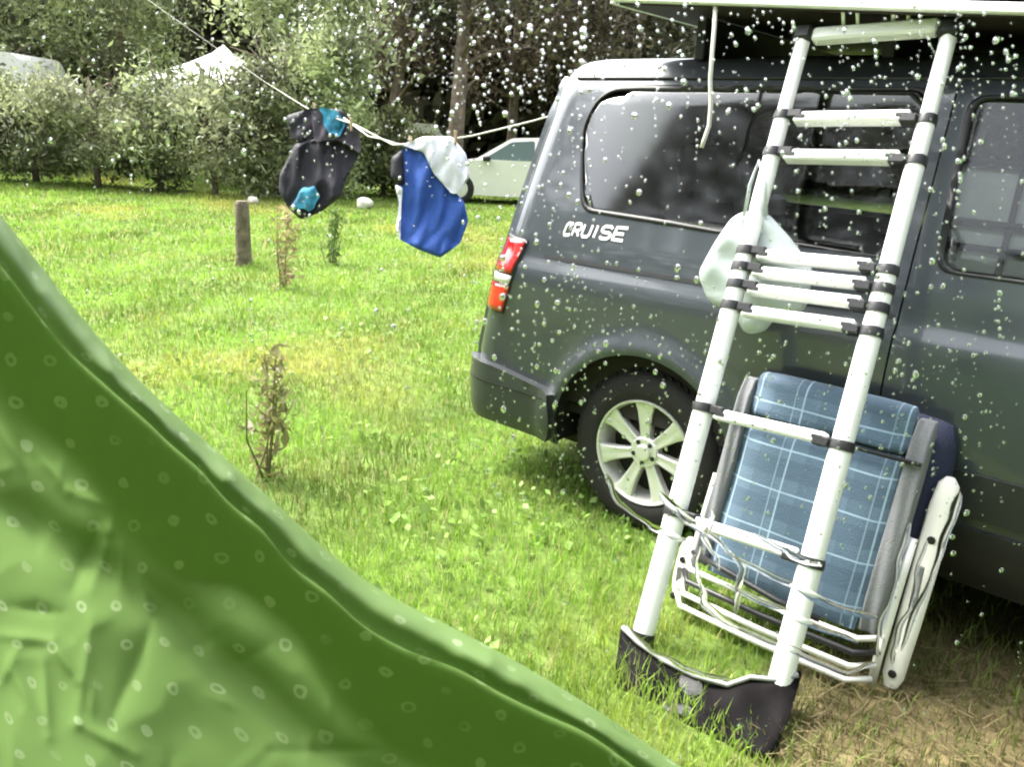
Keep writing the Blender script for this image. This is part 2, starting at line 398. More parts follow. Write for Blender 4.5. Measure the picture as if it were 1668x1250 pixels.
def arch(cx, R, n=30):
    a = np.linspace(math.radians(-10), math.radians(190), n); p = [(cx+R*math.cos(t), .33+R*math.sin(t)) for t in a]; return p+[(cx-R, .10), (cx+R, .10)]
QW = rounded([(-.47, 1.265), (-.60, 1.45), (-.70, 1.60), (-.66, 1.70), (-.52, 1.75), (-.25, 1.765), (.79, 1.76), (.83, 1.235), (.2, 1.245)], [.07, .1, .1, .06, .1, .2, .05, .05, .2])
DW = rounded([(.93, 1.215), (.89, 1.74), (1.98, 1.74), (2.00, 1.215)], .06)
FW = rounded([(2.12, 1.215), (2.10, 1.70), (2.75, 1.66), (3.15, 1.215)], .06)
DOOR = np.array([(.865, .40), (.865, 1.05), (.85, 1.79), (2.05, 1.79), (2.06, .40)])
UMIN, UMAX = U0-RC*math.pi/2-(HW-RC), U1+RC*math.pi/2+(HW-RC)
ZB, ZT = .26, 1.80
zrows = np.array([.30, .36, .42, .48, .54, .60, .66, .72, .78, .84, .9, .94, .97, 1., 1.02, 1.04, 1.06, 1.085, 1.12, 1.16, 1.2, 1.25, 1.3, 1.37, 1.44, 1.51, 1.58, 1.65, 1.70, 1.75])
ucols = np.concatenate([np.arange(UMIN+.05, -1.1, .1), np.arange(-1.08, -.6, .03), np.arange(-.6, 3.6, .055), np.arange(3.6, 4., .04), np.arange(4., UMAX, .1)])
def ringpts(cx): return [(cx+R*math.cos(t), .33+R*math.sin(t)) for R in (.43, .445, .46, .475, .49, .51, .54) for t in np.linspace(-.1, math.pi+.1, 34)]
def shell(name, outer, holes, m, parent, off=0.0, thick=0.0, mirror=False, dense=True, sh=None, step=None):
    outer = resample(outer, step or .06)
    g = np.array([(a, b) for a in ucols for b in zrows]) if dense else gridpts(outer, step or .05)
    if dense: g = np.vstack([g, ringpts(0.), ringpts(3.)])
    holes = [resample(h, .05) for h in holes]
    allb = [outer, *holes]
    ok = inpoly(g, outer)
    for b in allb: ok &= dist_poly(g, b) > .010
    for h in holes: ok &= ~inpoly(g, h)
    P, T = cdt(outer, holes, g[ok])
    A = M(P[:, 0], P[:, 1], off) if off else M(P[:, 0], P[:, 1])
    T = [t[::-1] for t in T] if not mirror else list(T)
    if mirror: A = A.copy(); A[:, 1] = 2*HW-A[:, 1]
    V = A; F = list(T)
    if thick:
        from collections import Counter
        Bv = M(P[:, 0], P[:, 1], off-thick)
        if mirror: Bv[:, 1] = 2*HW-Bv[:, 1]
        n = len(P); V = np.vstack([A, Bv]); F += [(n+c, n+b, n+a) for a, b, c in T]
        ec = Counter(tuple(sorted((t[i], t[(i+1) % 3]))) for t in T for i in range(3))
        for t in T:
            for i in range(3):
                a, b = t[i], t[(i+1) % 3]
                if ec[tuple(sorted((a, b)))] == 1: F.append((b, a, n+a, n+b))
    o = mesh_obj(name, V, F, m, parent, True)
    if sh: sharp(o, sh)
    return o
body_outer = [(UMIN, ZB), (UMAX, ZB), (UMAX, ZT), (UMIN, ZT)]
A0, A3 = arch(0., .425), arch(3., .425)
o = shell('body', body_outer, [A0, A3, QW, DOOR, FW], paint, van, 0, .02, sh=40); o['label'] = 'dark grey side panel flecked with rain'
shell('body', body_outer, [A0, A3, QW, DW, FW], paint, van, 0, .02, mirror=True, sh=40)
DI = DOOR+np.array([(.006, .006), (.006, 0), (.006, -.006), (-.006, -.006), (-.006, .006)])
door = shell('sliding_door', DI, [DW], paint, van, 0.001, .02, sh=40)
# roof
us = np.concatenate([np.linspace(UMIN, -1.1, 12), np.linspace(-1.08, -.7, 16), np.linspace(-.65, 3.5, 60), np.linspace(3.55, 4.0, 16), np.linspace(4.05, UMAX, 10)])
e = M(us, np.full(len(us), ZT)); cc = np.stack([np.clip(e[:, 0], -.25, 1.6), np.full(len(us), HW), np.zeros(len(us))], 1)
rows = []
for kk, zz in ((0, ZT-.004), (.03, 1.826), (.065, 1.848), (.11, 1.864), (.18, 1.876), (.32, 1.886), (.6, 1.896), (1., 1.90)):
    r = e+(cc-e)*kk; r[:, 2] = zz; rows.append(r)
rf = MB().grid(rows); rows2 = [np.column_stack([r[:, 0], 2*HW-r[:, 1], r[:, 2]]) for r in rows]; rf.grid(rows2)
roof = rf.build('roof', paint, van, True); sharp(roof, 50)
mb = MB(); g = M(us[20:110:1], np.full(len(us[20:110]), ZT-.012), .004); mb.tube(g, .006, 6); mb.build('roof_gutter', blackp, van, True)
# inner lining, floor and far walls (dark)
mb = MB(); mb.box((-.80, .10, .40), (2.3, 1.80, .44)); mb.build('cabin_floor', darkin, van)
mb = MB(); mb.box((-.62, .36, 1.765), (1.95, 1.54, 1.79)); mb.build('headlining', darkin, van)
for s in (0, 1):
    P = M(np.array([[-.7, .9, 2.4]]*2).T, np.array([[.46, 1.18]]*3), -.06); P[..., 1] = P[..., 1] if not s else 2*HW-P[..., 1]
    mb = MB(); mb.grid(P); mb.build('side_trim', darkin, van)
# wheel arch liners
for cx in (0., 3.):
    for s in (0, 1):
        a = np.linspace(math.radians(-8), math.radians(188), 26); P = [[(cx+.43*math.cos(t), y if not s else 2*HW-y, .33+.43*math.sin(t)) for y in (.012, .34)] for t in a]
        m_ = MB().grid(P); y = .34 if not s else 2*HW-.34; m_.add([(cx, y, .33)]+[p[1] for p in P], [(0, i+1, i+2) for i in range(25)]); m_.build('arch_liner', mat('arch_liner_black', (.006, .005, .0045), .9), van)
# windows: pane > seal
def window(poly, mirror=False, name='window'):
    p = shell(name, poly, [], tint, van, -.004, .004, mirror, dense=False, step=.05)
    ring = np.array(poly); c = ring.mean(0); d = ring-c; inn = c+d*(1-.022/np.linalg.norm(d, axis=1)[:, None])
    s = shell('seal', poly*1.0, [inn], blackp, p, .003, .008, mirror, dense=False, step=.04); return p
for mi in (False, True):
    for W in (QW, DW, FW): window(W, mi)
# bars behind the door pane
mb_ = []
def bar(a, b, r=.010):
    q = np.array([np.array(a)+(np.array(b)-np.array(a))*t for t in np.linspace(0, 1, 8)]); m_ = MB(); m_.tube(M(q[:, 0], q[:, 1], -.022), r*1.25, 6); return m_.build('window_bar', blackp, van, True)
for (a, b, r) in (((.92, 1.55), (2.0, 1.54), .012), ((.92, 1.375), (2.0, 1.36), .012), ((.92, 1.305), (2.0, 1.29), .010), ((1.10, 1.23), (1.09, 1.54), .008), ((1.55, 1.23), (1.55, 1.54), .008), ((.915, 1.23), (.90, 1.72), .016)): bar(a, b, r)
bl = shell('window_blind', [(.935, 1.235), (1.99, 1.235), (1.98, 1.54), (.92, 1.54)], [], mat('grey_blind', (.84, .85, .83), .8, noise=.2, nscale=5), van, -.034, .006, dense=False, step=.05)
# seats
def seat(x, y):
    s = MB(); s.obox((x, y, .95), (.07, 0, .03), (0, .24, 0), (-.06, 0, .36), .5); s = s.build('seat', darkin, van, auto=40)
    h = MB(); h.obox((x-.08, y, 1.45), (.045, 0, .01), (0, .13, 0), (-.02, 0, .10), .6); h.build('headrest', darkin, s, auto=40)
    for t in (-1, 1): h = MB(); h.tube([(x-.05, y+t*.06, 1.27), (x-.07, y+t*.06, 1.40)], .008, 6); h.build('headrest_post', blackp, s)
seat(-.20, .75); seat(-.20, 1.35); seat(1.55, .6); seat(1.55, 1.25)
# sliding-door rail and lower trims
def strip(name, u0, u1, z0, z1, off, th, m, parent=van):
    return shell(name, [(u0, z0), (u1, z0), (u1, z1), (u0, z1)], [], m, parent, off, th, dense=False, step=.035, sh=50)
strip('door_rail', -.66, .855, 1.058, 1.074, .003, .02, blackp)
strip('sill_trim', .47, 2.53, .27, .47, .012, .03, blackp); strip('side_moulding', .47, 2.53, .505, .645, .010, .02, mat('grey_trim', (.024, .025, .026), .42))
# bumper with bright upper ledge
BP = [(UMIN, .30), (-.445, .29), (-.432, .36), (-.425, .50), (-.47, .515), (-.80, .555), (-1.1, .57), (UMIN, .57)]
bump = shell('rear_bumper', BP, [], mat('bumper_grey', (.035, .039, .042), .4, 0, .5), van, .042, .06, dense=False, step=.035, sh=60)
strip('bumper_seam', -1.08, -.45,   .470, .478, .044, .01, blackp, bump)
# tail lamps
red = mat('red_lens', (.55, .012, .012), .15, 0, 1.); white = mat('clear_lens', (.75, .72, .70), .15, 0, 1.)
lamp = shell('tail_light', [(-.825, .79), (-.81, 1.12), (-1.0, 1.13), (-1.0, .80)], [], blackp, van, .006, .02, dense=False, step=.03)
for nm, a, b, m_ in (('red_lens', .80, .916, red), ('reversing_lens', .925, .962, white), ('brake_lens', .971, 1.112, red)):
    shell(nm, [(-.83, a), (-.822, b), (-.99, b), (-.99, a)], [], m_, lamp, .012, .01, dense=False, step=.025)
# lettering (strokes of letters laid on the paint)
LET = {'C': [[(1, .9), (.8, 1), (.2, 1), (0, .8), (0, .2), (.2, 0), (.8, 0), (1, .1)]], 'R': [[(0, 0), (0, 1), (.8, 1), (1, .8), (1, .6), (.8, .45), (0, .45)], [(.45, .45), (1, 0)]], 'U': [[(0, 1), (0, .2), (.2, 0), (.8, 0), (1, .2), (1, 1)]],
       'I': [[(.5, 0), (.5, 1)]], 'S': [[(1, .85), (.8, 1), (.2, 1), (0, .82), (0, .62), (.2, .52), (.8, .48), (1, .36), (1, .18), (.8, 0), (.2, 0), (0, .15)]], 'E': [[(1, 1), (0, 1), (0, 0), (1, 0)], [(0, .5), (.85, .5)]]}
let = mat('white_lettering', (.82, .82, .80), .4); x0 = -.555
for i, ch in enumerate('CRUISE'):
    wch = .028 if ch == 'I' else .05; mb = MB()
    for st in LET[ch]:
        q = []
        for a, b in zip(st[:-1], st[1:]): q += [np.array(a)+(np.array(b)-np.array(a))*t for t in (0, .34, .67)]
        q.append(np.array(st[-1])); q = np.array(q); U = x0+q[:, 0]*wch+(q[:, 1]-.5)*.012; Z = 1.163+q[:, 1]*.048+(U+.55)*.03
        d = np.gradient(np.stack([U, Z], 1), axis=0); d /= np.linalg.norm(d, axis=1)[:, None]; nrm = np.stack([-d[:, 1], d[:, 0]], 1)*.0062
        mb.grid(np.stack([M(U+nrm[:, 0], Z+nrm[:, 1], .0025), M(U-nrm[:, 0], Z-nrm[:, 1], .0025)], 1))
    mb.build('letter', let, van); x0 += wch+.0175
# wheels
def wheel(cx, mirror=False):
    cy = .045 if not mirror else 2*HW-.045; s = -1 if not mirror else 1; ax = (0, s, 0)
    wh = MB(); wh.lathe((cx, cy, .34), ax, [(.17, -.2), (.21, -.2), (.31, -.2), (.334, -.18), (.340, -.15), (.340, -.03), (.333, -.012), (.308, .003), (.265, .008), (.232, .004), (.222, -.004), (.215, -.03)], 48); tyre_parent = empty('wheel', (cx, cy, 0)); tyre_parent.parent = van; tyre_parent.location = (cx, cy, 0)
    tyre = wh.build('tyre', rubber, tyre_parent, auto=50)
    for k_ in range(56):
        a = 6.2832*k_/56; e1 = np.array([math.cos(a), 0, math.sin(a)]); e2 = np.array([-math.sin(a), 0, math.cos(a)])
        if k_ == 0: tread = MB()
        for yy in (-.045, -.1): tread.obox(np.array([cx, cy+s*yy, .34])+e1*.3405, e1*.004, (0, .022, 0), e2*.012+np.array([0, .006, 0]))
    tr_ = tread.build('tread_blocks', rubber, tyre_parent); tr_['kind'] = 'stuff'
    rim = MB(); rim.lathe((cx, cy, .34), ax, [(.190, -.15), (.198, -.06), (.205, -.02), (.213, .004), (.219, .006), (.222, .0), (.222, -.012)], 48); rim.build('rim', alloy, tyre_parent, auto=40)
    ba = MB(); ba.lathe((cx, cy, .34), ax, [(.0, -.09), (.20, -.10)], 24); ba.build('brake_disc', mat('brake_dark', (.03, .027, .024), .6, .3), tyre_parent)
    for k_ in range(7):
        a = math.radians(90+k_*360/7+4); e1 = np.array([math.cos(a)*1., 0, math.sin(a)]); e2 = np.array([-math.sin(a), 0, math.cos(a)]); o_ = np.array([cx, cy, .34]); y_ = np.array([0, s, 0.])
        P = []
        for t, hw, yo in ((.03, .022, -.018), (.07, .022, -.016), (.12, .026, -.012), (.17, .033, -.008), (.207, .044, -.004)):
            P.append([o_+e1*t-e2*hw+y_*(yo-.035), o_+e1*t-e2*hw+y_*(yo-.004), o_+e1*t-e2*hw*.75+y_*yo, o_+e1*t-e2*.003+y_*(yo-.004), o_+e1*t+e2*.003+y_*(yo-.004), o_+e1*t+e2*hw*.75+y_*yo, o_+e1*t+e2*hw+y_*(yo-.004), o_+e1*t+e2*hw+y_*(yo-.035)])
        MB().grid(P).build('spoke', alloy, tyre_parent, auto=35)
    hb = MB(); hb.lathe((cx, cy, .34), ax, [(.068, -.05), (.066, -.02), (.058, -.012), (.036, -.012), (.034, -.004), (.028, 0), (.0, .001)], 28); hb.build('hub', alloy, tyre_parent, auto=30)
    for k_ in range(5):
        a = math.radians(54+72*k_); b_ = MB(); b_.lathe((cx+.047*math.cos(a), cy, .34+.047*math.sin(a)), ax, [(.010, -.02), (.010, -.009), (.0, -.009)], 10); b_.build('wheel_bolt', blackp, tyre_parent)
wheel(0.); wheel(0., True); wheel(3.); wheel(3., True)
mb = MB(); mb.box((-.85, .2, .22), (3.3, 1.7, .30)); mb.build('underbody', darkin, van)

# ------------------------------------------------------------------ roof platform above the van
wht = mat('white_aluminium', (.90, .90, .89), .40, .05, .15, noise=.05, nscale=12)
under = mat('dark_brown_ply', (.030, .020, .016), .75, noise=.3, nscale=6)
E1, E2 = ony(1000, -2, .10), ony(1668, 18, .10); ev = (E2-E1)/(E2[0]-E1[0])
Pe = lambda X: E1+ev*(X-E1[0])
plat = empty('roof_tent_platform', (.5, .9, 1.9), 'dark folded roof tent on the van with a white front edge bar', 'roof tent')
X0, X1 = -.36, 1.55; a, b = Pe(X0), Pe(X1); c = (a+b)/2; hx = (b-a)/2; nz = np.array([-hx[2], 0, hx[0]])/np.linalg.norm(hx)
mb = MB(); mb.obox(c+np.array([0, .80, .0]), hx*.995, (0, .79, 0), nz*.016, .2); mb.build('base_board', under, plat, auto=30)
mb = MB(); mb.obox(c+np.array([0, -.012, .004]), hx, (0, .02, 0), nz*.015, .35); mb.build('edge_bar', wht, plat, auto=30)
mb = MB(); mb.obox(a+np.array([-.01, .80, .003]), np.array([.014, 0, 0]), (0, .79, 0), nz*.018, .3); mb.build('end_bar', wht, plat, auto=30)
mb = MB(); mb.obox(c+np.array([.02, .84, .14]), hx*.94, (0, .70, 0), nz*.11, .6); mb.build('folded_cover', mat('black_cover', (.02, .02, .022), .7, bump=.5, bscale=12), plat, auto=40)
for x in (-.1, .6, 1.3):
    p = Pe(x); mb = MB(); mb.box((x-.02, .32, 1.86), (x+.02, 1.58, p[2]-.025), .2); mb.build('roof_bar', blackp, plat, auto=30)

# ------------------------------------------------------------------ telescopic ladder
LB, LT, LW = np.array([.477, -.66, 0.]), np.array([.381, .153, 1.924]), .444
lad = empty('telescopic_ladder', LB+np.array([LW/2, 0, 0]), 'white telescopic ladder leaning on the grey van, partly collapsed at mid height', 'ladder')
ld = LT-LB; LL = np.linalg.norm(ld); ud = ld/LL; xr = np.array([1., 0, 0]); xr = xr-ud*(xr@ud); xr /= np.linalg.norm(xr); ln = np.cross(xr, ud); ln = ln if ln[1] < 0 else -ln
rungw = wht; blk = mat('black_clamp', (.02, .02, .022), .4, bump=.1, bscale=200)
js = [.02, .217, .383, .547, .582, .610, .637, .798, .859, .992]
rad = [.0345, .0330, .0315, .030, .030, .0285, .0275, .0255, .0235]
for s in (0, 1):
    o0 = LB+np.array([LW*s, 0, 0])
    for i in range(9):
        mb = MB(); mb.tube([o0+ld*(js[i]+.001), o0+ld*(js[i+1]-.001)], rad[i], 16); mb.build('rail_section', wht, lad, auto=40)
    for i in range(1, 9):
        mb = MB(); p = o0+ld*js[i]; mb.tube([p-ud*.013, p+ud*.004, p+ud*.016], [rad[i-1]+.004, rad[i-1]+.0045, rad[i-1]+.002], 16); mb.build('clamp', blk, lad, auto=40)
        sg = 1 if s == 0 else -1; mb = MB(); mb.obox(p+xr*sg*(rad[i-1]+.022)+ln*.004, xr*.024, ud*.014, ln*.026, .3); mb.build('clamp_bracket', blk, lad, auto=30)
    mb = MB(); p = o0+ld*js[9]; mb.obox(p+ud*.006, xr*.032, ud*.028, ln*.030, .4); mb.build('top_corner', blk, lad, auto=30)
    mb = MB(); mb.tube([o0+ld*-.012, o0+ld*.028], .040, 16); mb.build('rubber_foot', rubber, lad, auto=40)
for i in range(1, 9):
    p = LB+ld*js[i]+np.array([LW/2, 0, 0]); r = mb = MB(); mb.obox(p+ln*.002, xr*(LW/2-.046), ud*(.0175 if i not in (4, 5, 6) else .0165), ln*.024, .3); r = mb.build('rung', rungw, lad, auto=30)
    for q_ in (-.008, 0., .008): mb = MB(); mb.obox(p+ln*.0265+ud*q_, xr*(LW/2-.10), ud*.0012, ln*.0012); mb.build('tread_rib', mat('rib_grey', (.5, .5, .49), .5), r)
    for sg in (-1, 1):
        mb = MB(); mb.obox(p+ln*.0265+xr*sg*(LW/2-.068), xr*.016, ud*.0055, ln*.003, .3); mb.build('latch', blk, r)
mb = MB(); p = LB+ld*.996+np.array([LW/2, 0, 0]); mb.obox(p, xr*(LW/2-.032), ud*.023, ln*.024, .35); mb.build('top_bar', wht, lad, auto=30)
for t in (-.075, .075):
    m_ = MB(); q = p+xr*t
    for s in (-.022, .022): m_.tube([q+xr*s+ud*.018, q+xr*s+np.array([0, -.03, .07]), q+xr*s+np.array([0, .0, .105])], .006, 8)
    m_.tube([q-xr*.03+np.array([0, -.03, .07]), q+xr*.03+np.array([0, -.03, .07])], .006, 8)
    m_.build('hanging_hook', wht, lad, True)

# black bag round the ladder's feet
A_ = np.array([[1015, 1020, 1], [1290, 1095, 1], [1000, 1130, 1], [1255, 1235, 1]], float); cf = np.linalg.lstsq(A_, np.array([2.60, 2.33, 2.40, 2.17]), rcond=None)[0]
def bagd(P): return P@cf[:2]+cf[2]
vinyl_black = mat('black_vinyl', (.006, .0052, .0055), .6, 0, 0., .05, bump=.25, bscale=25)
bag = empty('ladder_bag', onz(1130, 1180), 'glossy black bag wrapped round the feet of the ladder', 'bag')
puffy('bag_sheet', [(1012, 1018), (1030, 1038), (1075, 1068), (1130, 1096), (1190, 1112), (1225, 1098), (1262, 1102), (1308, 1092), (1292, 1150), (1258, 1242), (1200, 1225), (1120, 1190), (1040, 1150), (996, 1132), (1004, 1075)], 0, .02, vinyl_black, bag,
      fold=lambda P: .007*np.sin((P[:, 0]*.6+P[:, 1])*.05)+.004*np.sin((P[:, 0]-P[:, 1]*.4)*.09), step=10, rnd=10, edge=16, tilt=bagd)
hem = [(1014, 1022), (1040, 1048), (1080, 1076), (1130, 1101), (1185, 1117), (1222, 1104), (1262, 1108), (1300, 1100)]
mb = MB(); mb.tube([at(x, y, bagd(np.array([[x, y]]))[0]-.02) for x, y in hem], .008, 8); mb.build('bag_piping', mat('grey_piping', (.30, .30, .30), .4), bag, True)
puffy('bag_badge', [(1078, 1142), (1120, 1150), (1165, 1168), (1150, 1176), (1105, 1164), (1080, 1156)], -.012, .005, mat('badge_grey', (.06, .06, .062), .6), bag, step=6, rnd=6, edge=8, tilt=bagd)
puffy('bag_badge', [(1108, 1098), (1142, 1106), (1146, 1132), (1118, 1134), (1106, 1118)], -.012, .005, mat('badge_dark', (.018, .018, .019), .6), bag, step=6, rnd=6, edge=8, tilt=bagd)

# pale grey plastic bag hung behind the ladder
pale = mat('pale_grey_plastic', (.50, .555, .555), .35, noise=.08, nscale=9)
pb = puffy('plastic_bag', [(1210, 344), (1250, 346), (1288, 388), (1326, 440), (1313, 506), (1262, 518), (1248, 540), (1214, 546), (1196, 512), (1154, 492), (1136, 446), (1163, 396), (1190, 356)], 2.86, .05, pale,
           fold=lambda P: .010*np.sin((P[:, 0]*.8+P[:, 1]*.3)*.06)+.006*np.sin((P[:, 1]-P[:, 0]*.5)*.1), step=9, rnd=14, edge=22, yplane=-.075)
mb = MB(); mb.tube([ony(1212, 352, -.10), ony(1222, 300, -.12), ony(1236, 262, -.06), ony(1246, 300, -.12), ony(1248, 352, -.10)], .006, 8); hb_ = mb.build('handle', pale, None, True); hb_.parent = pb; hb_.matrix_parent_inverse = Matrix.Translation(-pb.location)
tag(pb, 'pale grey plastic bag hanging behind the ladder against the van', 'bag')

# white cord dangling from the roof edge
mb = MB(); mb.tube([ony(x, y, Y) for x, y, Y in ((1166, -8, .11), (1164, 40, .07), (1160, 90, .05), (1157, 130, .05), (1158, 170, .05), (1155, 205, .045), (1147, 228, .04), (1143, 240, .04))], .0075, 8)
o = mb.build('guy_cord', mat('white_cord', (.72, .70, .64), .7, bump=.4, bscale=150), None, True); tag(o, 'white cord dangling from the roof tent in front of the rear side window', 'cord')

# ------------------------------------------------------------------ folded camping chair
CO = np.array([.76, -.3, 0.]); chair = empty('camping_chair', CO, 'folded camping chair with blue checked cushion, standing behind the ladder', 'chair')
def plaid():
    m = mat('blue_check', (.078, .128, .185), .75, bump=.3, bscale=220, sheen=.2); n = m.node_tree; b = n.nodes['Principled BSDF']
    tc = n.nodes.new('ShaderNodeTexCoord'); sp = n.nodes.new('ShaderNodeSeparateXYZ'); n.links.new(tc.outputs['Object'], sp.inputs[0])
    def line(out, period, width, off):
        a = n.nodes.new('ShaderNodeMath'); a.operation = 'ADD'; a.inputs[1].default_value = 10+off; n.links.new(out, a.inputs[0])
        m_ = n.nodes.new('ShaderNodeMath'); m_.operation = 'MODULO'; m_.inputs[1].default_value = period; n.links.new(a.outputs[0], m_.inputs[0])
        l = n.nodes.new('ShaderNodeMath'); l.operation = 'LESS_THAN'; l.inputs[1].default_value = width; n.links.new(m_.outputs[0], l.inputs[0]); return l.outputs[0]
    def mixc(f, src, col, k):
        s = n.nodes.new('ShaderNodeMath'); s.operation = 'MULTIPLY'; s.inputs[1].default_value = k; n.links.new(f, s.inputs[0])
        x = n.nodes.new('ShaderNodeMix'); x.data_type = 'RGBA'; n.links.new(s.outputs[0], x.inputs[0])
        if isinstance(src, tuple): x.inputs[6].default_value = (*src, 1)
        else: n.links.new(src, x.inputs[6])
        x.inputs[7].default_value = (*col, 1); return x.outputs[2]
    c = mixc(line(sp.outputs['X'], .155, .075, .02), (.078, .128, .185), (.098, .155, .22), 1.)
    c = mixc(line(sp.outputs['Z'], .13, .06, .0), c, (.058, .10, .15), .7)
    for ax, per, off in (('X', .155, .0), ('Z', .13, .045), ('X', .155, .03)): c = mixc(line(sp.outputs[ax], per, .0052, off), c, (.36, .50, .62), .75 if off != .03 else .35)
    n.links.new(c, b.inputs['Base Color']); return m
PL = plaid(); gry = mat('grey_padding', (.17, .175, .185), .8, bump=.3, bscale=160); navy = mat('navy_fabric', (.018, .022, .05), .85, bump=.3, bscale=160)
def cushion(name, x0, x1, z0, z1, m, th=.045, off=0., rt=0.03):
    """padded panel on the leaning back plane"""
    U = np.linspace(0, 1, 15); W = np.linspace(0, 1, 13); Fp = []; Bp = []
    for v in W:
        rf, rb = [], []
        for u in U:
            e = (1-(2*u-1)**12)*(1-(2*v-1)**12); r = rt*(abs(2*v-1)**6)
            x = x0+(x1-x0)*u; x = x+(r if u < .5 else -r)*abs(2*u-1)**3; z = z0+(z1-z0)*v-.5*rt*(abs(2*u-1)**6)*(v > .5)
            yb = -.285+.185*(z-.2)/.6; h = th*(.25+.75*e)+.004*math.sin(9*u+7*v)
            rf.append((x, yb-h+off, z)); rb.append((x, yb+.02+off, z))
        Fp.append(rf); Bp.append(rb)
    mb = MB(); mb.grid(Fp); mb.grid([r[::-1] for r in Bp])
    n = 15
    ring = [(0, i) for i in range(n)]+[(j, n-1) for j in range(1, 13)]+[(12, i) for i in range(n-2, -1, -1)]+[(j, 0) for j in range(11, 0, -1)]
    k = len(mb.V); mb.add([Fp[j][i] for j, i in ring]+[Bp[j][i] for j, i in ring], [(i, (i+1) % len(ring), len(ring)+(i+1) % len(ring), len(ring)+i) for i in range(len(ring))])
    o = mb.build(name, m, chair); bm = bmesh.new(); bm.from_mesh(o.data); bmesh.ops.remove_doubles(bm, verts=bm.verts, dist=1e-5); bm.to_mesh(o.data); bm.free(); sharp(o, 55); return o
cushion('headrest', .505, 1.01, .690, .832, PL, .030, rt=.010); cushion('backrest', .505, 1.01, .16, .684, PL, .030, rt=.006)
for a, b in ((.452, .505), (1.01, 1.072)):
    cushion('side_padding', a, b, .17, .80, gry, .032, rt=.006)
cushion('seat', .46, 1.125, .16, .79, navy, .07, .10)
frame = mat('light_frame_tube', (.78, .77, .73), .3, .2, .4)
yb = lambda z: -.285+.185*(z-.2)/.6
for x in (.44, 1.088):
    mb = MB(); mb.tube([(x, yb(.46)+.02, .46), (x, yb(.35)+.01, .35), (x, -.31, .12), (x, -.33, .012)], .013, 10); mb.build('frame_tube', frame, chair, True)
for z, y in ((.045, -.40), (.085, -.385), (.125, -.37), (.165, -.355)):
    mb = MB(); mb.tube([(.43, y+.05, z+.008), (.47, y, z), (.75, y-.006, z-.004), (1.03, y, z), (1.09, y+.05, z+.008)], .010, 10); mb.build('leg_tube', frame if z != .125 else blk, chair, True)
for x, t in ((1.135, .036), (.405, .030)):
    P = []
    zt = .63 if x > 1 else .20
    for z, sc_ in ((.03, .55), (.06, .85), (.2*zt/.63+.02, .95), (zt*.6, 1.), (zt*.9, 1.), (zt, .8), (zt+.02, .35)):
        y = -.315+.20*z/.63
        P.append([(x+t*sc_*math.cos(q), y+.022*sc_*math.sin(q), z) for q in np.linspace(0, 2*math.pi, 13)])
    mb = MB(); mb.grid(P); mb.add(P[-1][:12], [tuple(range(12))]); ar = mb.build('armrest', mat('cream_plastic', (.74, .72, .66), .4), chair, auto=50)
    for zz in (.12, .75):
        b2 = MB(); yy = -.315+.20*zt*zz/.63; b2.lathe((x, yy-.02, zt*zz), (0, -1, 0), [(.012, 0.), (.012, .006), (.0, .007)], 12); b2.build('pivot_bolt', blk, ar)
    b2 = MB(); b2.obox((x, -.315+.2*zt*.45/.63-.021, zt*.45), (t*.28, 0, 0), (0, .004, 0), (0, 0, zt*.2), .5); b2.build('grip_slot', mat('grey_padding'), ar)
mb = MB(); mb.tube([(.45, yb(.687)-.045, .687), (.75, yb(.687)-.052, .687), (1.065, yb(.687)-.045, .687)], .007, 8); mb.build('strap', blk, chair, True)
mb = MB(); mb.tube([(.445, -.30, .20), (.60, -.40, .24), (.80, -.42, .22), (.93, -.41, .21)], .010, 8); mb.build('strap', blk, chair, True)

# ------------------------------------------------------------------ washing line and clothes
lpts = [(200, -30, 7.4), (330, 62, 6.4), (430, 132, 5.4), (500, 176, 4.75), (580, 204, 4.55), (640, 236, 4.4), (700, 232, 4.33), (770, 221, 4.25), (860, 199, 4.12), (962, 171, 3.98)]
mb = MB(); mb.tube([at(*p) for p in lpts], [.001, .001, .0012, .003]+[.0045]*6, 7); mb.tube([at(560, 192, 4.6), at(600, 222, 4.48), at(620, 226, 4.45), at(655, 236, 4.4)], .0045, 6)
tag(mb.build('washing_line', mat('white_cord'), None, True), 'pale washing line strung from the trees to the rear of the van', 'line')
blue = mat('blue_cloth', (.028, .088, .36), .75, bump=.25, bscale=90); wcl = mat('white_cloth', (.74, .75, .80), .8, bump=.25, bscale=90); dk = mat('dark_cloth', (.014, .013, .020), .7, bump=.3, bscale=90); cy = mat('turquoise_cloth', (.04, .24, .38), .7, noise=.6, nscale=22, bump=.2, bscale=90)
sh = empty('swim_shorts', at(705, 418, 4.33), 'blue shorts with a white upper panel hanging on the line beside the van', 'shorts')
def wr(P):
    Q = np.column_stack([P[:, 0]*1.0+P[:, 1]*.25, P[:, 1]*.30-P[:, 0]*.1])
    return .046*np.abs(vnoise(Q, .030, 71))-.022*np.abs(vnoise(Q, .065, 72))+.006*np.abs(vnoise(Q, .14, 73))
puffy('blue_panel', [(654, 242), (690, 233), (706, 268), (735, 306), (756, 328), (763, 360), (750, 396), (717, 420), (682, 407), (651, 390), (649, 330), (654, 284)], 4.30, .03, blue, sh, wr, 4, 5, 5)
puffy('white_panel', [(654, 236), (690, 222), (736, 222), (759, 250), (766, 286), (749, 314), (736, 316), (706, 282), (690, 248)], 4.27, .03, wcl, sh, wr, 4, 5, 5)
puffy('side_gusset', [(638, 256), (656, 243), (660, 300), (648, 303), (636, 287)], 4.30, .05, dk, sh, None, 5, 5, 8)
puffy('white_trim', [(643, 300), (656, 305), (654, 330), (652, 392), (645, 372), (650, 330)], 4.29, .03, wcl, sh, None, 5, 4, 6)
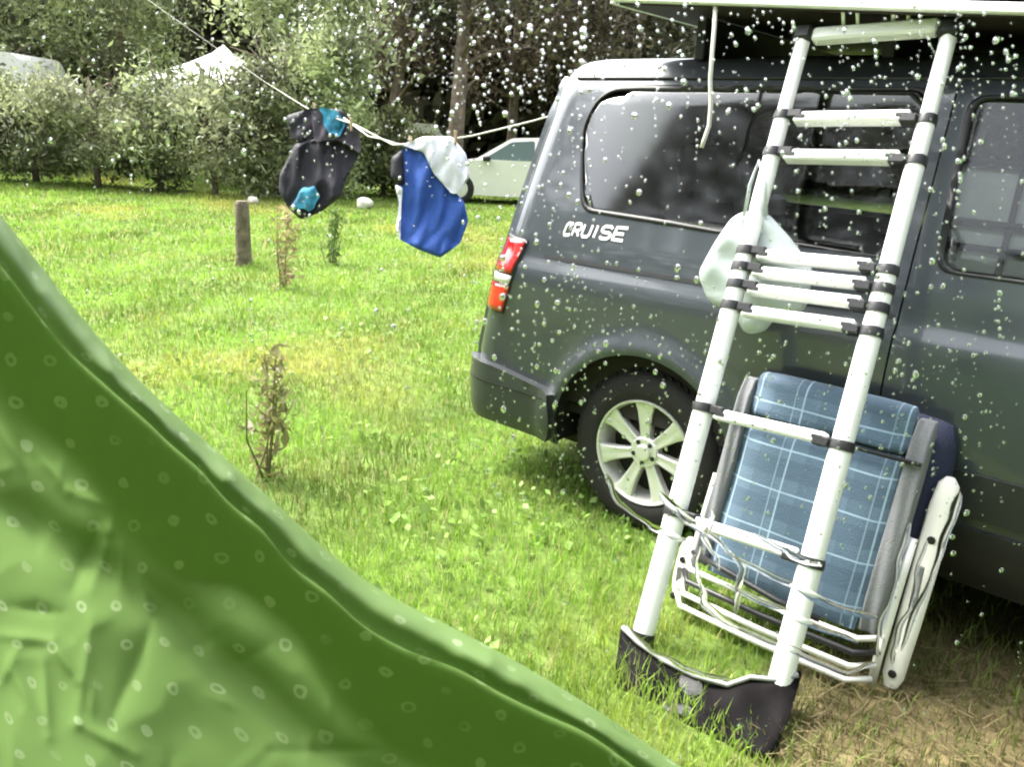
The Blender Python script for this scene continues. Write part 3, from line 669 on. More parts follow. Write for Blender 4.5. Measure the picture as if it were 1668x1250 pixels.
bk = empty('swimwear', at(510, 358, 4.72), 'crumpled black swimwear with turquoise patches hanging on the washing line', 'swimwear')
puffy('main_panel', [(480, 234), (520, 224), (560, 228), (586, 250), (578, 264), (562, 295), (556, 320), (522, 346), (490, 358), (470, 340), (454, 312), (455, 284), (470, 256)], 4.68, .06, dk, bk, wr, 4, 6, 8)
puffy('upper_flap', [(466, 188), (512, 174), (530, 214), (492, 240), (474, 226)], 4.70, .05, dk, bk, wr, 6, 5, 10)
puffy('waistband', [(506, 176), (558, 178), (586, 214), (588, 252), (570, 238), (546, 226), (512, 232)], 4.64, .035, mat('charcoal_cloth', (.06, .05, .065), .7), bk, wr, 6, 8, 10)
puffy('turquoise_patch', [(519, 177), (528, 173), (537, 179), (549, 178), (556, 190), (563, 203), (558, 212), (552, 224), (543, 217), (536, 219), (530, 207), (526, 200), (527, 188)], 4.62, .02, cy, bk, wr, 4, 4, 5)
puffy('turquoise_patch', [(487, 312), (495, 304), (503, 306), (513, 301), (516, 311), (522, 319), (515, 329), (512, 340), (502, 345), (494, 339), (484, 342), (475, 333), (482, 325)], 4.635, .02, cy, bk, wr, 4, 4, 5)

for k, (x, y, d, lb) in enumerate(((512, 178, 4.70, 'wooden clothes peg on the left of the black swimwear'), (572, 202, 4.56, 'wooden clothes peg right of the black swimwear'), (668, 233, 4.36, 'wooden clothes peg at the left top of the blue shorts'), (742, 224, 4.28, 'wooden clothes peg at the right top of the blue shorts'))):
    p = at(x, y, d-.03); pg = empty('clothes_peg', p-np.array([0, 0, .04]), lb, 'peg', 'pegs on the washing line')
    for s in (-1, 1): m_ = MB(); m_.obox(p+np.array([s*.004, 0, 0]), (.0035, 0, s*.001), (0, .005, 0), (s*.003, 0, .036), .3); m_.build('peg_half', mat('peg_wood', (.42, .33, .2), .8), pg)
    m_ = MB(); m_.tube([p+np.array([-.011, 0, .008]), p+np.array([.011, 0, .008])], .0025, 6); m_.build('spring', alloy, pg)

# ------------------------------------------------------------------ post and weeds in the field
wood = mat('weathered_wood', (.16, .13, .095), .9, noise=.5, nscale=14, bump=.9, bscale=30)
pb_ = onz(398, 432); mb = MB(); ang = [0.9, 1.05, .95, 1.1, .9, 1.0, 1.08, .94, 1.02, .97]
P = [[pb_+np.array([.085*ang[(k+j) % 10]*math.cos(6.2832*k/10)*s_, .085*ang[(k*3+j) % 10]*math.sin(6.2832*k/10)*s_, z]) for k in list(range(10))+[0]] for j, (z, s_) in enumerate(((-.05, 1.15), (.1, 1.02), (.3, .95), (.5, .98), (.66, .92), (.70, .7)))]
mb.grid(P); mb.add(P[-1][:10], [tuple(range(10))]); tag(mb.build('wooden_post', wood, None, auto=40), 'short weathered wooden post standing in the grass below the black swimwear', 'post')
def weed(px, py, h, seed, label, col, n=14, name='dry_weed'):
    r_ = np.random.default_rng(seed); b = onz(px, py); mb = MB()
    top = b+np.array([.10*h, .02, h]); mb.tube([b-np.array([0, 0, .02]), b+(top-b)*.5+np.array([.01, 0, 0]), top], [.008, .006, .003], 6)
    for k in range(6):
        e = b+np.array([r_.normal()*.07, r_.normal()*.07, h*r_.uniform(.5, .95)]); s0 = b+np.array([r_.normal()*.03, r_.normal()*.03, -.02]); mb.tube([s0, s0+(e-s0)*.5+r_.normal(size=3)*.02, e], [.006, .0045, .002], 5)
    for k in range(n):
        t = r_.uniform(.35, 1.); p = b+(top-b)*t; d = r_.normal(size=3)*np.array([1, 1, .5]); d[2] = abs(d[2])*.5+.1; d *= .16*h*(1.4-t)/np.linalg.norm(d)*r_.uniform(.5, 1.5)
        mb.tube([p, p+d*.6, p+d+np.array([0, 0, .02])], [.003, .0022, .001], 4)
    o = empty(name, b, label, 'weed'); mb.build('stem', mat('stem_'+name, col, .9), o)
    n2 = 260; C = b+(top-b)*r_.uniform(.05, 1.05, (n2, 1))+r_.normal(size=(n2, 3))*.075*h; C[:, 2] = np.abs(C[:, 2]); V, T, Cc = leaf_cards(C, .10*h, .026*h, np.array(col)*r_.uniform(.8, 2., (n2, 1)), seed=seed); fast_mesh('leaves', V, None, T, leafmat('leaf'), o, Cc)['kind'] = 'stuff'
weed(437, 775, .56, 3, 'dead brown weed stalk standing in the grass left of the van', (.17, .16, .07), 10)
weed(462, 470, .75, 4, 'straw coloured dry weed near the wooden post', (.26, .21, .11), 20)
weed(541, 432, .62, 8, 'thin green stalk in the grass below the washing line', (.07, .11, .03), 12, 'green_weed')

# ------------------------------------------------------------------ trees, shrubs
bark = mat('bark', (.17, .135, .105), .95, noise=.45, nscale=6, bump=1., bscale=12)
def crown(c, rad3, n, L, W, cols, seed, nclump=40, flat=.35):
    r_ = np.random.default_rng(seed); c = np.array(c, float)
    d = r_.normal(size=(nclump, 3)); d /= np.linalg.norm(d, axis=1)[:, None]; d *= (r_.uniform(.25, 1., nclump)**.5)[:, None]
    K = c+d*np.array(rad3)*.82; size = r_.uniform(.18, .42, nclump); k = r_.integers(0, nclump, n)
    P = K[k]+r_.normal(size=(n, 3))*np.array(rad3)*size[k][:, None]*np.array([.62, .62, .45])
    base = np.array(cols[0])*(1-r_.uniform(size=(nclump, 1)))+np.array(cols[1])*r_.uniform(size=(nclump, 1)); cc = base[k]*r_.uniform(.6, 1.45, (n, 1))
    P[:, 2] = np.maximum(P[:, 2], .05)
    return leaf_cards(P, L, W, cc, up=.5, seed=seed+1)
def tree(name, label, cat, base, h, rad3, zc, n, cols, trunk_r=.15, L=.11, W=.045, seed=0, nclump=45, group=None, lean=0.):
    r_ = np.random.default_rng(seed+77); base = np.array(base, float); root = empty(name, base, label, cat, group)
    top = base+np.array([lean, 0, h*.9]); mb = MB(); mid = base+(top-base)*.5+r_.normal(size=3)*.04*h*np.array([1, 1, 0])
    mb.tube([base-np.array([0, 0, .1]), base+np.array([0, 0, .3]), mid, top], [trunk_r*1.4, trunk_r, trunk_r*.72, trunk_r*.2], 9)
    for k in range(10):
        t = r_.uniform(.25, .95); p = base+(mid-base)*t*2 if t < .5 else mid+(top-mid)*(t-.5)*2; d = r_.normal(size=3); d[2] = abs(d[2])*.6+.2; d *= np.array(rad3)*.75/np.linalg.norm(d)
        mb.tube([p, p+d*.5+np.array([0, 0, .1]), p+d], [trunk_r*.35, trunk_r*.2, trunk_r*.06], 6)
    mb.build('trunk', bark, root, True)
    V, T, Cc = crown(base+np.array([lean*.8, 0, zc]), rad3, n, L, W, cols, seed, nclump)
    fast_mesh('crown', V, None, T, leafmat('leaf', .3), root, Cc); return root
def gpt(px, depth):
    p = at(px, 300, depth); return np.array([p[0], p[1], float(gz(p[0], p[1]))])
OL = ((.085, .105, .04), (.19, .21, .09)); LG = ((.15, .19, .08), (.34, .38, .20)); DK = ((.055, .046, .030), (.13, .11, .07)); PI = ((.045, .05, .025), (.11, .115, .06))  # DK: shade inside the wood is put into these brown leaf colours
SB = ((.14, .165, .08), (.32, .34, .20))
shr = [(-70, 17.0, 1.5, 1.3, SB), (60, 17.6, 1.5, 1.2, LG), (160, 17.0, 1.5, 1.35, SB), (262, 17.3, 1.5, 1.45, LG), (350, 16.8, 1.4, 1.4, SB), (450, 17.4, 1.2, 1.6, SB), (535, 17.8, 1.1, 2.1, LG), (625, 19.5, 1.1, 1.15, OL)]
labs = ['grey green shrub at the left edge of the field', 'light green feathery shrub second from the left edge', 'olive shrub just left of the white canopy', 'light green shrub in front of the white canopy', 'low olive shrub below the white canopy', 'olive shrub behind the wooden post', 'light green shrub behind the black swimwear', 'small olive shrub between the hanging clothes']
for k, ((px, d, rx, rz, c), lb) in enumerate(zip(shr, labs)):
    tree('field_shrub', lb, 'shrub', gpt(px, d), rz*1.8, (rx, rx, rz), rz*.95, (4200 if k in (3, 4) else 7500) if k in (0, 1, 3, 4) else 11000, c, .06, .115, .042, 100+k, 24, 'shrubs along the edge of the field')
tre = [(40, 22., 7, 2.4, 3.0, 3.9, LG, .16), (205, 23., 8, 2.4, 3.2, 4.6, LG, .18), (500, 20.5, 7.5, 2.0, 3.2, 4.2, LG, .16), (620, 27., 9, 2.6, 3.4, 5.6, DK, .2), (737, 24., 9, 2.6, 3., 6.4, PI, .26), (830, 29., 9, 3., 3.6, 5.2, DK, .2), (921, 26., 9, 2.6, 3.2, 6.0, DK, .15), (1020, 28., 9, 3., 3.8, 5.0, PI, .2), (1200, 30., 10, 3.2, 4., 5.4, DK, .2), (1420, 30., 10, 3.4, 4., 5.2, PI, .2)]
labs = ['light green tree above the shrubs at the far left', 'tall light green tree behind the white canopy', 'light green tree rising behind the black swimwear', 'dark brownish tree between the swimwear and the pale trunk', 'tree with a thick pale brown trunk above the blue shorts', 'dark tree behind the white car', 'tree with a thin pale trunk just left of the van roof', 'dark green tree behind the rear of the van roof', 'dark tree behind the roof tent end', 'dark green tree behind the roof tent and ladder top']
for k, ((px, d, h, rx, rz, zc, c, tr_), lb) in enumerate(zip(tre, labs)):
    tree('woodland_tree', lb, 'tree', gpt(px, d), h, (rx, rx, rz), zc, 8500, c, tr_, .16, .07, 200+k, 55, 'trees at the edge of the field')
# the wood all round the field reads as one mass
r_ = np.random.default_rng(9); n = 150000; th = r_.uniform(0, 6.2832, n); q = (np.cos(th-YAW-math.pi) <= -.3) | (r_.uniform(size=n) < .7); th = th[q]; n = len(th); R_ = r_.uniform(31, 44, n); kk = np.cos(th-YAW-math.pi) > -.3; R_ = np.where(kk, R_*.62, R_)
hh = (7.5+2.2*np.sin(th*9)+1.5*np.sin(th*23+1))*np.where(kk, 2.4, 1.); z = hh*r_.uniform(0, 1, n)**.9
P = np.column_stack([CAM[0]+np.sin(th)*R_, CAM[1]+np.cos(th)*R_, z]); cl = .5+.5*vnoise(np.column_stack([th*30, z*1.2]), 1., 51)
V, T, Cc = leaf_cards(P, np.where(kk, .5, .85)[:, None], np.where(kk, .26, .5)[:, None], (np.array(DK[0])*(1-cl[:, None])+np.array(PI[1])*cl[:, None])*r_.uniform(.6, 1.3, (n, 1)), seed=10)
tag(fast_mesh('woodland', V, None, T, leafmat('leaf'), col=Cc), 'dark wood all round the camping field', 'wood', kind='stuff')

# ------------------------------------------------------------------ white canopy, caravans and car behind the shrubs
cloth_w = mat('white_canvas', (.80, .79, .75), .7, noise=.06, nscale=2)
cb = gpt(374, 20.5); ax = np.array([_r[0], _r[1], 0]); ax /= np.linalg.norm(ax); ay = np.array([-ax[1], ax[0], 0])
cano = empty('party_canopy', cb, 'white peaked fabric canopy half hidden behind the shrubs', 'canopy')
mb = MB(); n = 12; rows = []
for t in np.linspace(0, 1, 9):
    row = []
    for k in range(17):
        q = k/16*4; s = int(q) % 4; f_ = q-int(q); cr = [(-1, -1), (1, -1), (1, 1), (-1, 1), (-1, -1)]; e = np.array(cr[s])*(1-f_)+np.array(cr[s+1])*f_
        row.append(cb+(ax*e[0]+ay*e[1])*1.55*t+np.array([0, 0, 3.25-.95*t**.75-.06*math.sin(math.pi*f_)*t]))
    rows.append(row)
mb.grid(rows); mb.build('canopy_roof', cloth_w, cano, auto=25)
for s in range(4):
    cr = [(-1, -1), (1, -1), (1, 1), (-1, 1), (-1, -1)]; a, b = np.array(cr[s]), np.array(cr[s+1]); v = []
    for k in range(13):
        e = a+(b-a)*k/12; p = cb+(ax*e[0]+ay*e[1])*1.56; v.append([p+np.array([0, 0, 2.26]), p+np.array([0, 0, 2.0-.05*(k % 2)])])
    MB().grid(v).build('valance', cloth_w, cano)
    p = cb+(ax*a[0]+ay*a[1])*1.52; m_ = MB(); m_.tube([p, p+np.array([0, 0, 2.26])], .025, 8); m_.build('pole', wht, cano, True)
def caravan(px, d, L, H, label, z0=.35, yaw=0.):
    b = gpt(px, d); root = empty('caravan', b, label, 'caravan'); c_, s_ = math.cos(yaw), math.sin(yaw); e1 = ax*c_+ay*s_; e2 = -ax*s_+ay*c_
    out = rounded([(-L/2, z0), (L/2, z0), (L/2+.12, H*.55), (L/2-.15, H), (-L/2+.15, H), (-L/2-.12, H*.55)], .25, 5)
    V = [b+e1*x+e2*y+np.array([0, 0, z]) for y in (-1., 1.) for x, z in out]; n = len(out)
    mesh_obj('body', V, [tuple(range(n)), tuple(range(2*n-1, n-1, -1))]+[(i, (i+1) % n, n+(i+1) % n, n+i) for i in range(n)], mat('caravan_white', (.78, .78, .76), .4, 0, .4), root)
    for x in (-L*.25, L*.2):
        m_ = MB(); m_.obox(b+e1*x-e2*1.008+np.array([0, 0, H*.66]), e1*.45, e2*.012, np.array([0, 0, .28]), .3); m_.build('window', mat('dark_pane', (.02, .03, .03), .1), root)
    m_ = MB(); m_.lathe(b-e2*.95+np.array([0, 0, .3]), -e2, [(.0, .06), (.18, .06), (.30, .05), (.31, 0.), (.31, -.15)], 20); m_.build('wheel', rubber, root)
caravan(0, 20.8, 3.0, 2.75, 'white caravan partly hidden by shrubs at the left edge'); caravan(655, 29., 2.2, 1.75, 'cream caravan far behind between the swimwear and the shorts', yaw=.4)
# white car, side on
cb = gpt(800, 18.6); car = empty('white_car', cb, 'white car parked behind the blue shorts, half hidden by the grey van', 'car')
cp = lambda x, y, z: cb+ax*x+ay*y+np.array([0, 0, z])
cwh = mat('white_car_paint', (.78, .76, .70), .35, 0, .8)
low = rounded([(-1.35, .22), (2.9, .22), (3.0, .55), (2.9, 1.0), (1.2, 1.03), (-.35, 1.0), (-1.15, .86), (-1.42, .62)], .12, 4); up = rounded([(-.42, .98), (.42, 1.50), (1.6, 1.58), (2.5, 1.5), (2.85, .98)], .1, 4)
def extr(name, pts, y0, y1, m, ins=0.):
    n = len(pts); c0 = pts.mean(0); V = [cp(x, y0, z) for x, z in pts]+[cp(x, y1, z) for x, z in pts]
    return mesh_obj(name, V, [tuple(range(n)), tuple(range(2*n-1, n-1, -1))]+[(i, (i+1) % n, n+(i+1) % n, n+i) for i in range(n)], m, car)
def ctap(pts, y0, ins, zb, zt):
    return [cp(x, y0+ins*np.clip((z-zb)/(zt-zb), 0, 1), z) for x, z in pts]
bd = extr('body', low, 0., 1.7, cwh)
n = len(up); V = ctap(up, .06, .2, .98, 1.58)+[cp(x, 1.64-.2*np.clip((z-.98)/.6, 0, 1), z) for x, z in up]
mesh_obj('cabin', V, [tuple(range(n)), tuple(range(2*n-1, n-1, -1))]+[(i, (i+1) % n, n+(i+1) % n, n+i) for i in range(n)], cwh, car)
cgl = mat('greenish_car_glass', (.035, .075, .055), .06, 0, .5)
for poly in ([(-.2, 1.02), (.42, 1.42), (.95, 1.47), (.95, 1.02)], [(1.03, 1.02), (1.03, 1.47), (1.75, 1.49), (1.75, 1.02)], [(1.83, 1.02), (1.83, 1.48), (2.3, 1.42), (2.55, 1.02)]):
    p2 = rounded(poly, .05, 3); n = len(p2); V = ctap(p2, .052, .2, .98, 1.58)+ctap(p2, .08, .2, .98, 1.58)
    mesh_obj('window', V, [tuple(range(n)), tuple(range(2*n-1, n-1, -1))]+[(i, (i+1) % n, n+(i+1) % n, n+i) for i in range(n)], cgl, car)
for x in (-.72, 2.05):
    m_ = MB(); m_.lathe(cp(x, .0, .34), -ay, [(0., .015), (.2, .015), (.21, .02), (.31, .02), (.34, 0.), (.34, -.2)], 24); m_.build('wheel', rubber, car, auto=40)
    m_ = MB(); m_.lathe(cp(x, .0, .34), -ay, [(0., .028), (.19, .024), (.2, .012)], 20); m_.build('hub_cap', alloy, car, auto=40)
m_ = MB(); m_.obox(cp(-.12, -.09, 1.04), ax*.09, ay*.07, np.array([0, 0, .06]), .5); m_.build('door_mirror', blackp, car, auto=40)
# pale stones
stone_m = mat('pale_stone', (.62, .59, .52), .85, noise=.2, nscale=5, bump=.6, bscale=9)
for (px, d, s, lb) in ((410, 15.6, .10, 'small pale stone beside the shrub behind the post'), (594, 16., .15, 'pale stone in the grass between the hanging clothes')):
    r_ = np.random.default_rng(px); b = gpt(px, d); bm = bmesh.new(); bmesh.ops.create_icosphere(bm, subdivisions=3, radius=1.)
    V = np.array([v.co for v in bm.verts]); F = [[v.index for v in f.verts] for f in bm.faces]; bm.free(); V *= (1+.16*vnoise(V, 1.6, px))[:, None]; V = b+V*s*np.array([1.2, 1., .9])+np.array([0, 0, s*.6])
    tag(mesh_obj('stone', V, F, stone_m, None, True), lb, 'stone')

# ------------------------------------------------------------------ tent: clear window, raindrops, green curtain
WY = YAW+.04; wn = np.array([math.sin(WY), math.cos(WY), 0.]); wa = np.array([math.cos(WY), -math.sin(WY), 0.]); wz = np.array([0, 0, 1.]); WD = .74; WO = CAM+wn*WD
def pane_pt(x, y, lift=0.0):
    d = ray(x, y); return CAM+d*((WD-lift)/(d@wn))
def pane_ab(x, y):
    p = pane_pt(x, y)-WO; return np.array([p@wa, p[2]])
tent = empty('tent', WO+np.array([0, 0, -CAM[2]]), 'tent wall with a clear window spotted with rain and a green curtain', 'tent')
c_ = np.array([pane_ab(*p) for p in ((-120, -560), (1790, -560), (1790, 1370), (-120, 1370))]); a0, b0 = c_.min(0); a1, b1 = c_.max(0)
wp = lambda a, b, l=0.: WO+wa*a+wz*b-wn*l
clear = bpy.data.materials.new('clear_vinyl'); clear.use_nodes = True; n_ = clear.node_tree; n_.nodes.remove(n_.nodes['Principled BSDF']); tb = n_.nodes.new('ShaderNodeBsdfTransparent'); tb.inputs[0].default_value = (.965, .97, .965, 1); n_.links.new(tb.outputs[0], n_.nodes['Material Output'].inputs['Surface']); MATS['clear_vinyl'] = clear
pane = MB().grid([[wp(a, b) for a in np.linspace(a0, a1, 12)] for b in np.linspace(b0, b1, 10)]).build('window_pane', clear, tent)
fab = mat('green_tent_fabric', (.16, .27, .10), .7, bump=.3, bscale=200)
for nm, (x0_, x1_, y0_, y1_) in dict(wall_panel=(a0-.6, a1+.6, -CAM[2], b0), wall_panel_=(a0-.6, a0, b0, b1), wall_panel__=(a1, a1+.6, b0, b1), wall_panel___=(a0-.6, a1+.6, b1, b1+.35)).items():
    G = [[wp(a, b, .004+.006*math.sin(a*9)*math.sin(b*7)) for a in np.linspace(x0_, x1_, 16)] for b in np.linspace(y0_, y1_, 12)]; MB().grid(G).build('wall_panel', fab, tent, True)
for (p, q) in (((a0, b0), (a1, b0)), ((a0, b1), (a1, b1)), ((a0, b0), (a0, b1)), ((a1, b0), (a1, b1))):
    m_ = MB(); P0, P1 = wp(*p, .004), wp(*q, .004); m_.tube([P0, P1], .009, 8); m_.build('window_hem', fab, tent, True)

tz0, tz1 = -CAM[2], b1+.35; roofm = mat('pale_tent_fabric', (.15, .19, .11), .8)
for m__ in (roofm, fab):
    n_ = m__.node_tree; o_ = n_.nodes['Material Output']; b_ = n_.nodes['Principled BSDF']; t_ = n_.nodes.new('ShaderNodeBsdfTranslucent'); t_.inputs[0].default_value = b_.inputs['Base Color'].default_value; x_ = n_.nodes.new('ShaderNodeMixShader'); x_.inputs[0].default_value = .35
    n_.links.new(b_.outputs[0], x_.inputs[1]); n_.links.new(t_.outputs[0], x_.inputs[2]); n_.links.new(x_.outputs[0], o_.inputs['Surface'])
MB().grid([[wp(a, tz1+.30*math.sin(l/2.6*math.pi)+.01*math.sin(a*8), l) for a in np.linspace(a0-.6, a1+.6, 14)] for l in np.linspace(0, 2.6, 14)]).build('tent_roof', roofm, tent, True)
MB().grid([[wp(a, b, 2.6+.01*math.sin(a*7)) for a in np.linspace(a0-.6, a1+.6, 10)] for b in np.linspace(tz0, tz1, 8)]).build('wall_panel', roofm, tent, True)
for a_ in (a0-.6, a1+.6): MB().grid([[wp(a_+.01*math.sin(l*6), tz0+(tz1+.30*math.sin(l/2.6*math.pi)-tz0)*v, l) for l in np.linspace(0, 2.6, 12)] for v in np.linspace(0, 1, 8)]).build('wall_panel', roofm, tent, True)

# curtain: rolled hem along a slanting edge, then a loose sheet
edge = np.array([(-260, 40), (-120, 205), (0, 347), (100, 478), (200, 596), (330, 716), (430, 800), (530, 898), (620, 968), (760, 1032), (900, 1112), (1010, 1182), (1110, 1252), (1260, 1345), (1500, 1480)], float)
sl = np.concatenate([[0], np.cumsum(np.linalg.norm(np.diff(edge, axis=0), axis=1))]); S = np.linspace(0, sl[-1], 420)
ex = np.interp(S, sl, edge[:, 0]); ey = np.interp(S, sl, edge[:, 1])
for _ in range(230):
    ex[1:-1] = (ex[:-2]+2*ex[1:-1]+ex[2:])/4; ey[1:-1] = (ey[:-2]+2*ey[1:-1]+ey[2:])/4
tx, ty = np.gradient(ex), np.gradient(ey); tl = np.hypot(tx, ty); nx, ny = -ty/tl, tx/tl      # inward = down-left
k_ = np.ones(41)/41; nx = np.convolve(np.pad(nx, 20, 'edge'), k_, 'valid'); ny = np.convolve(np.pad(ny, 20, 'edge'), k_, 'valid')
hemw = 50+9*vnoise(S[:, None], .0035, 81)+5*vnoise(S[:, None], .011, 82)
prof_t = [(.05, .001), (.0, .004), (.04, .012), (.14, .024), (.28, .036), (.45, .046), (.62, .052), (.80, .053), (.94, .049), (1.02, .040), (1.03, .029), (.99, .018), (.95, .010), (1.08, .006)]
rows = []
for f_, l in prof_t:
    t = f_*hemw; x, y = ex+nx*t, ey+ny*t; SP = np.column_stack([S, np.full(len(S), f_*90)]); wob = (-.010*np.abs(vnoise(SP, .0085, 83))-.0025*np.abs(vnoise(SP, .024, 84))+.004)*(f_ > .1)*(f_ < 1.)
    rows.append([pane_pt(a, b, ll) for a, b, ll in zip(x, y, l+wob)])
CREASE = [((60, 735), (112, 800), -.008, 9), ((112, 800), (190, 828), -.010, 10), ((95, 790), (110, 700), -.006, 8), ((190, 830), (150, 960), -.007, 12), ((160, 850), (120, 960), .008, 14), ((200, 890), (195, 960), -.006, 8), ((225, 950), (250, 1010), -.007, 9), ((250, 1010), (180, 1180), .008, 16), ((0, 1035), (85, 1045), -.008, 8), ((85, 1045), (125, 1110), -.008, 9), ((70, 1080), (80, 1200), -.007, 10), ((20, 990), (100, 1000), .006, 12), ((150, 1010), (125, 1180), -.006, 14), ((130, 1180), (220, 1230), -.009, 9), ((0, 700), (40, 760), -.006, 10), ((390, 960), (470, 1040), .012, 22), ((470, 1040), (700, 1250), .014, 26), ((440, 1225), (640, 1222), .006, 7), ((20, 600), (60, 900), .006, 30), ((300, 980), (330, 900), -.004, 9), ((390, 1080), (460, 1040), .005, 9)]
rc_ = np.random.default_rng(55)
for _ in range(30):
    x_, y_ = rc_.uniform(-60, 620), rc_.uniform(640, 1260)
    a_ = rc_.choice([1.2, 1.9, .5, 2.6])+rc_.normal()*.3; l_ = rc_.uniform(25, 110); CREASE.append(((x_, y_), (x_+l_*math.cos(a_), y_+l_*math.sin(a_)), rc_.choice([-1, 1])*rc_.uniform(.0018, .005), rc_.uniform(5, 12)))
ts = np.concatenate([np.linspace(10, 120, 10), np.linspace(126, 1000, 170)])
for t in ts:
    x, y = ex+nx*(hemw*1.08+t), ey+ny*(hemw*1.08+t); P = np.column_stack([x, y])
    l = .006+.045*sstep(20, 420, t)+.018*np.exp(-((t-250-60*np.sin(S*.004))/38)**2)*sstep(500, 900, S)
    Pw = P+18*np.column_stack([vnoise(P, .012, 66), vnoise(P, .012, 67)]); cr = .026*vnoise(Pw*np.array([1., .4]), .0032, 61)+.004*np.abs(vnoise(Pw*np.array([1., .5]), .018, 62))
    for (s0, s1, am, wd) in CREASE:
        s0, s1 = np.array(s0, float), np.array(s1, float); tt = np.clip(((P-s0)@(s1-s0))/((s1-s0)@(s1-s0)), 0, 1); dd = np.linalg.norm(P-(s0+tt[:, None]*(s1-s0)), axis=1); cr = cr+am*1.15*np.exp(-np.sqrt(dd*dd+9)/(wd*.85))*(.35+.65*np.sin(math.pi*np.clip(tt, .08, .92)))
    l = l+cr*sstep(30, 260, t)*1.0
    rows.append([pane_pt(a, b, ll) for a, b, ll in zip(x, y, l)])
def leafmat_plain(name, c):
    m = mat(name, c, .8); n = m.node_tree; t_ = n.nodes.new('ShaderNodeBsdfTranslucent'); t_.inputs[0].default_value = (*c, 1); x_ = n.nodes.new('ShaderNodeMixShader'); x_.inputs[0].default_value = .5
    n.links.new(n.nodes['Principled BSDF'].outputs[0], x_.inputs[1]); n.links.new(t_.outputs[0], x_.inputs[2]); n.links.new(x_.outputs[0], n.nodes['Material Output'].inputs['Surface']); return m
fr_rows = []
for t_ in np.linspace(.2, 1., 10):
    wv = hemw*1.05+125+40*vnoise(S[:, None], .004, 91); t = hemw*.93+(wv-hemw*.93)*(t_-.2)/.8; fr_rows.append([pane_pt(a_, b_, .0025) for a_, b_ in zip(ex+nx*t, ey+ny*t)])
cm = bpy.data.materials.new('green_curtain_fabric'); cm.use_nodes = True; n_ = cm.node_tree; pb2 = n_.nodes['Principled BSDF']; pb2.inputs['Roughness'].default_value = .55; pb2.inputs['Coat Weight'].default_value = .3; pb2.inputs['Coat Roughness'].default_value = .3
uvn = n_.nodes.new('ShaderNodeUVMap'); mp_ = n_.nodes.new('ShaderNodeVectorMath'); mp_.operation = 'ADD'; nj = n_.nodes.new('ShaderNodeTexNoise'); nj.inputs['Scale'].default_value = 1.6; n_.links.new(uvn.outputs[0], nj.inputs['Vector']); nj2 = n_.nodes.new('ShaderNodeVectorMath'); nj2.operation = 'SCALE'; nj2.inputs['Scale'].default_value = .22; n_.links.new(nj.outputs['Color'], nj2.inputs[0]); n_.links.new(uvn.outputs[0], mp_.inputs[0]); n_.links.new(nj2.outputs[0], mp_.inputs[1])
fr_ = n_.nodes.new('ShaderNodeVectorMath'); fr_.operation = 'FRACTION'; n_.links.new(mp_.outputs[0], fr_.inputs[0])
sb = n_.nodes.new('ShaderNodeVectorMath'); sb.operation = 'SUBTRACT'; sb.inputs[1].default_value = (.5, .5, 0); n_.links.new(fr_.outputs[0], sb.inputs[0])
le = n_.nodes.new('ShaderNodeVectorMath'); le.operation = 'LENGTH'; n_.links.new(sb.outputs[0], le.inputs[0])
rg = n_.nodes.new('ShaderNodeMath'); rg.operation = 'COMPARE'; rg.inputs[1].default_value = .15; rg.inputs[2].default_value = .032; n_.links.new(le.outputs['Value'], rg.inputs[0])
cx = n_.nodes.new('ShaderNodeMix'); cx.data_type = 'RGBA'; cx.inputs[6].default_value = (.200, .320, .100, 1); cx.inputs[7].default_value = (.36, .47, .24, 1); tcw = n_.nodes.new('ShaderNodeTexNoise'); tcw.inputs['Scale'].default_value = .55; tcw.inputs['Detail'].default_value = 4; n_.links.new(uvn.outputs[0], tcw.inputs['Vector']); mr_ = n_.nodes.new('ShaderNodeMapRange'); mr_.inputs[1].default_value = .30; mr_.inputs[2].default_value = .6; n_.links.new(tcw.outputs['Fac'], mr_.inputs[0]); mm_ = n_.nodes.new('ShaderNodeMath'); mm_.operation = 'MULTIPLY'; n_.links.new(mr_.outputs[0], mm_.inputs[0]); n_.links.new(rg.outputs[0], mm_.inputs[1]); n_.links.new(mm_.outputs[0], cx.inputs[0])
n_.links.new(cx.outputs[2], pb2.inputs['Base Color'])
bpn = n_.nodes.new('ShaderNodeBump'); bpn.inputs['Strength'].default_value = .4; bpn.inputs['Distance'].default_value = .0015; n_.links.new(rg.outputs[0], bpn.inputs['Height']); n_.links.new(bpn.outputs[0], pb2.inputs['Normal'])
trn = n_.nodes.new('ShaderNodeBsdfTranslucent'); n_.links.new(cx.outputs[2], trn.inputs[0]); ms = n_.nodes.new('ShaderNodeMixShader'); ms.inputs[0].default_value = .46
n_.links.new(pb2.outputs[0], ms.inputs[1]); n_.links.new(trn.outputs[0], ms.inputs[2]); n_.links.new(ms.outputs[0], n_.nodes['Material Output'].inputs['Surface'])
cur = MB().grid(rows).build('curtain', cm, tent, True); cur['label'] = 'rolled back green curtain with small printed rings'
MB().grid(fr_rows).build('hem_shade_strip', leafmat_plain('green_shade_strip', (.30, .42, .15)), cur, True)  # unseen strip added behind the sheet, blocks light to darken the band below the hem
uv = cur.data.uv_layers.new(name='UVMap'); nS = len(S)
rowlen = np.cumsum([0]+[float(np.linalg.norm(np.array(rows[i+1])[210]-np.array(rows[i])[210])) for i in range(len(rows)-1)]); slen = S/FPX*.75
pitch = .040
co = np.array([((slen[v % nS]*.78+rowlen[v//nS]*.62)/pitch, (rowlen[v//nS]*.78-slen[v % nS]*.62)/pitch) for v in range(len(cur.data.vertices))])
li = np.zeros(len(cur.data.loops), np.int32); cur.data.loops.foreach_get('vertex_index', li); uv.data.foreach_set('uv', co[li].ravel().astype(np.float32))

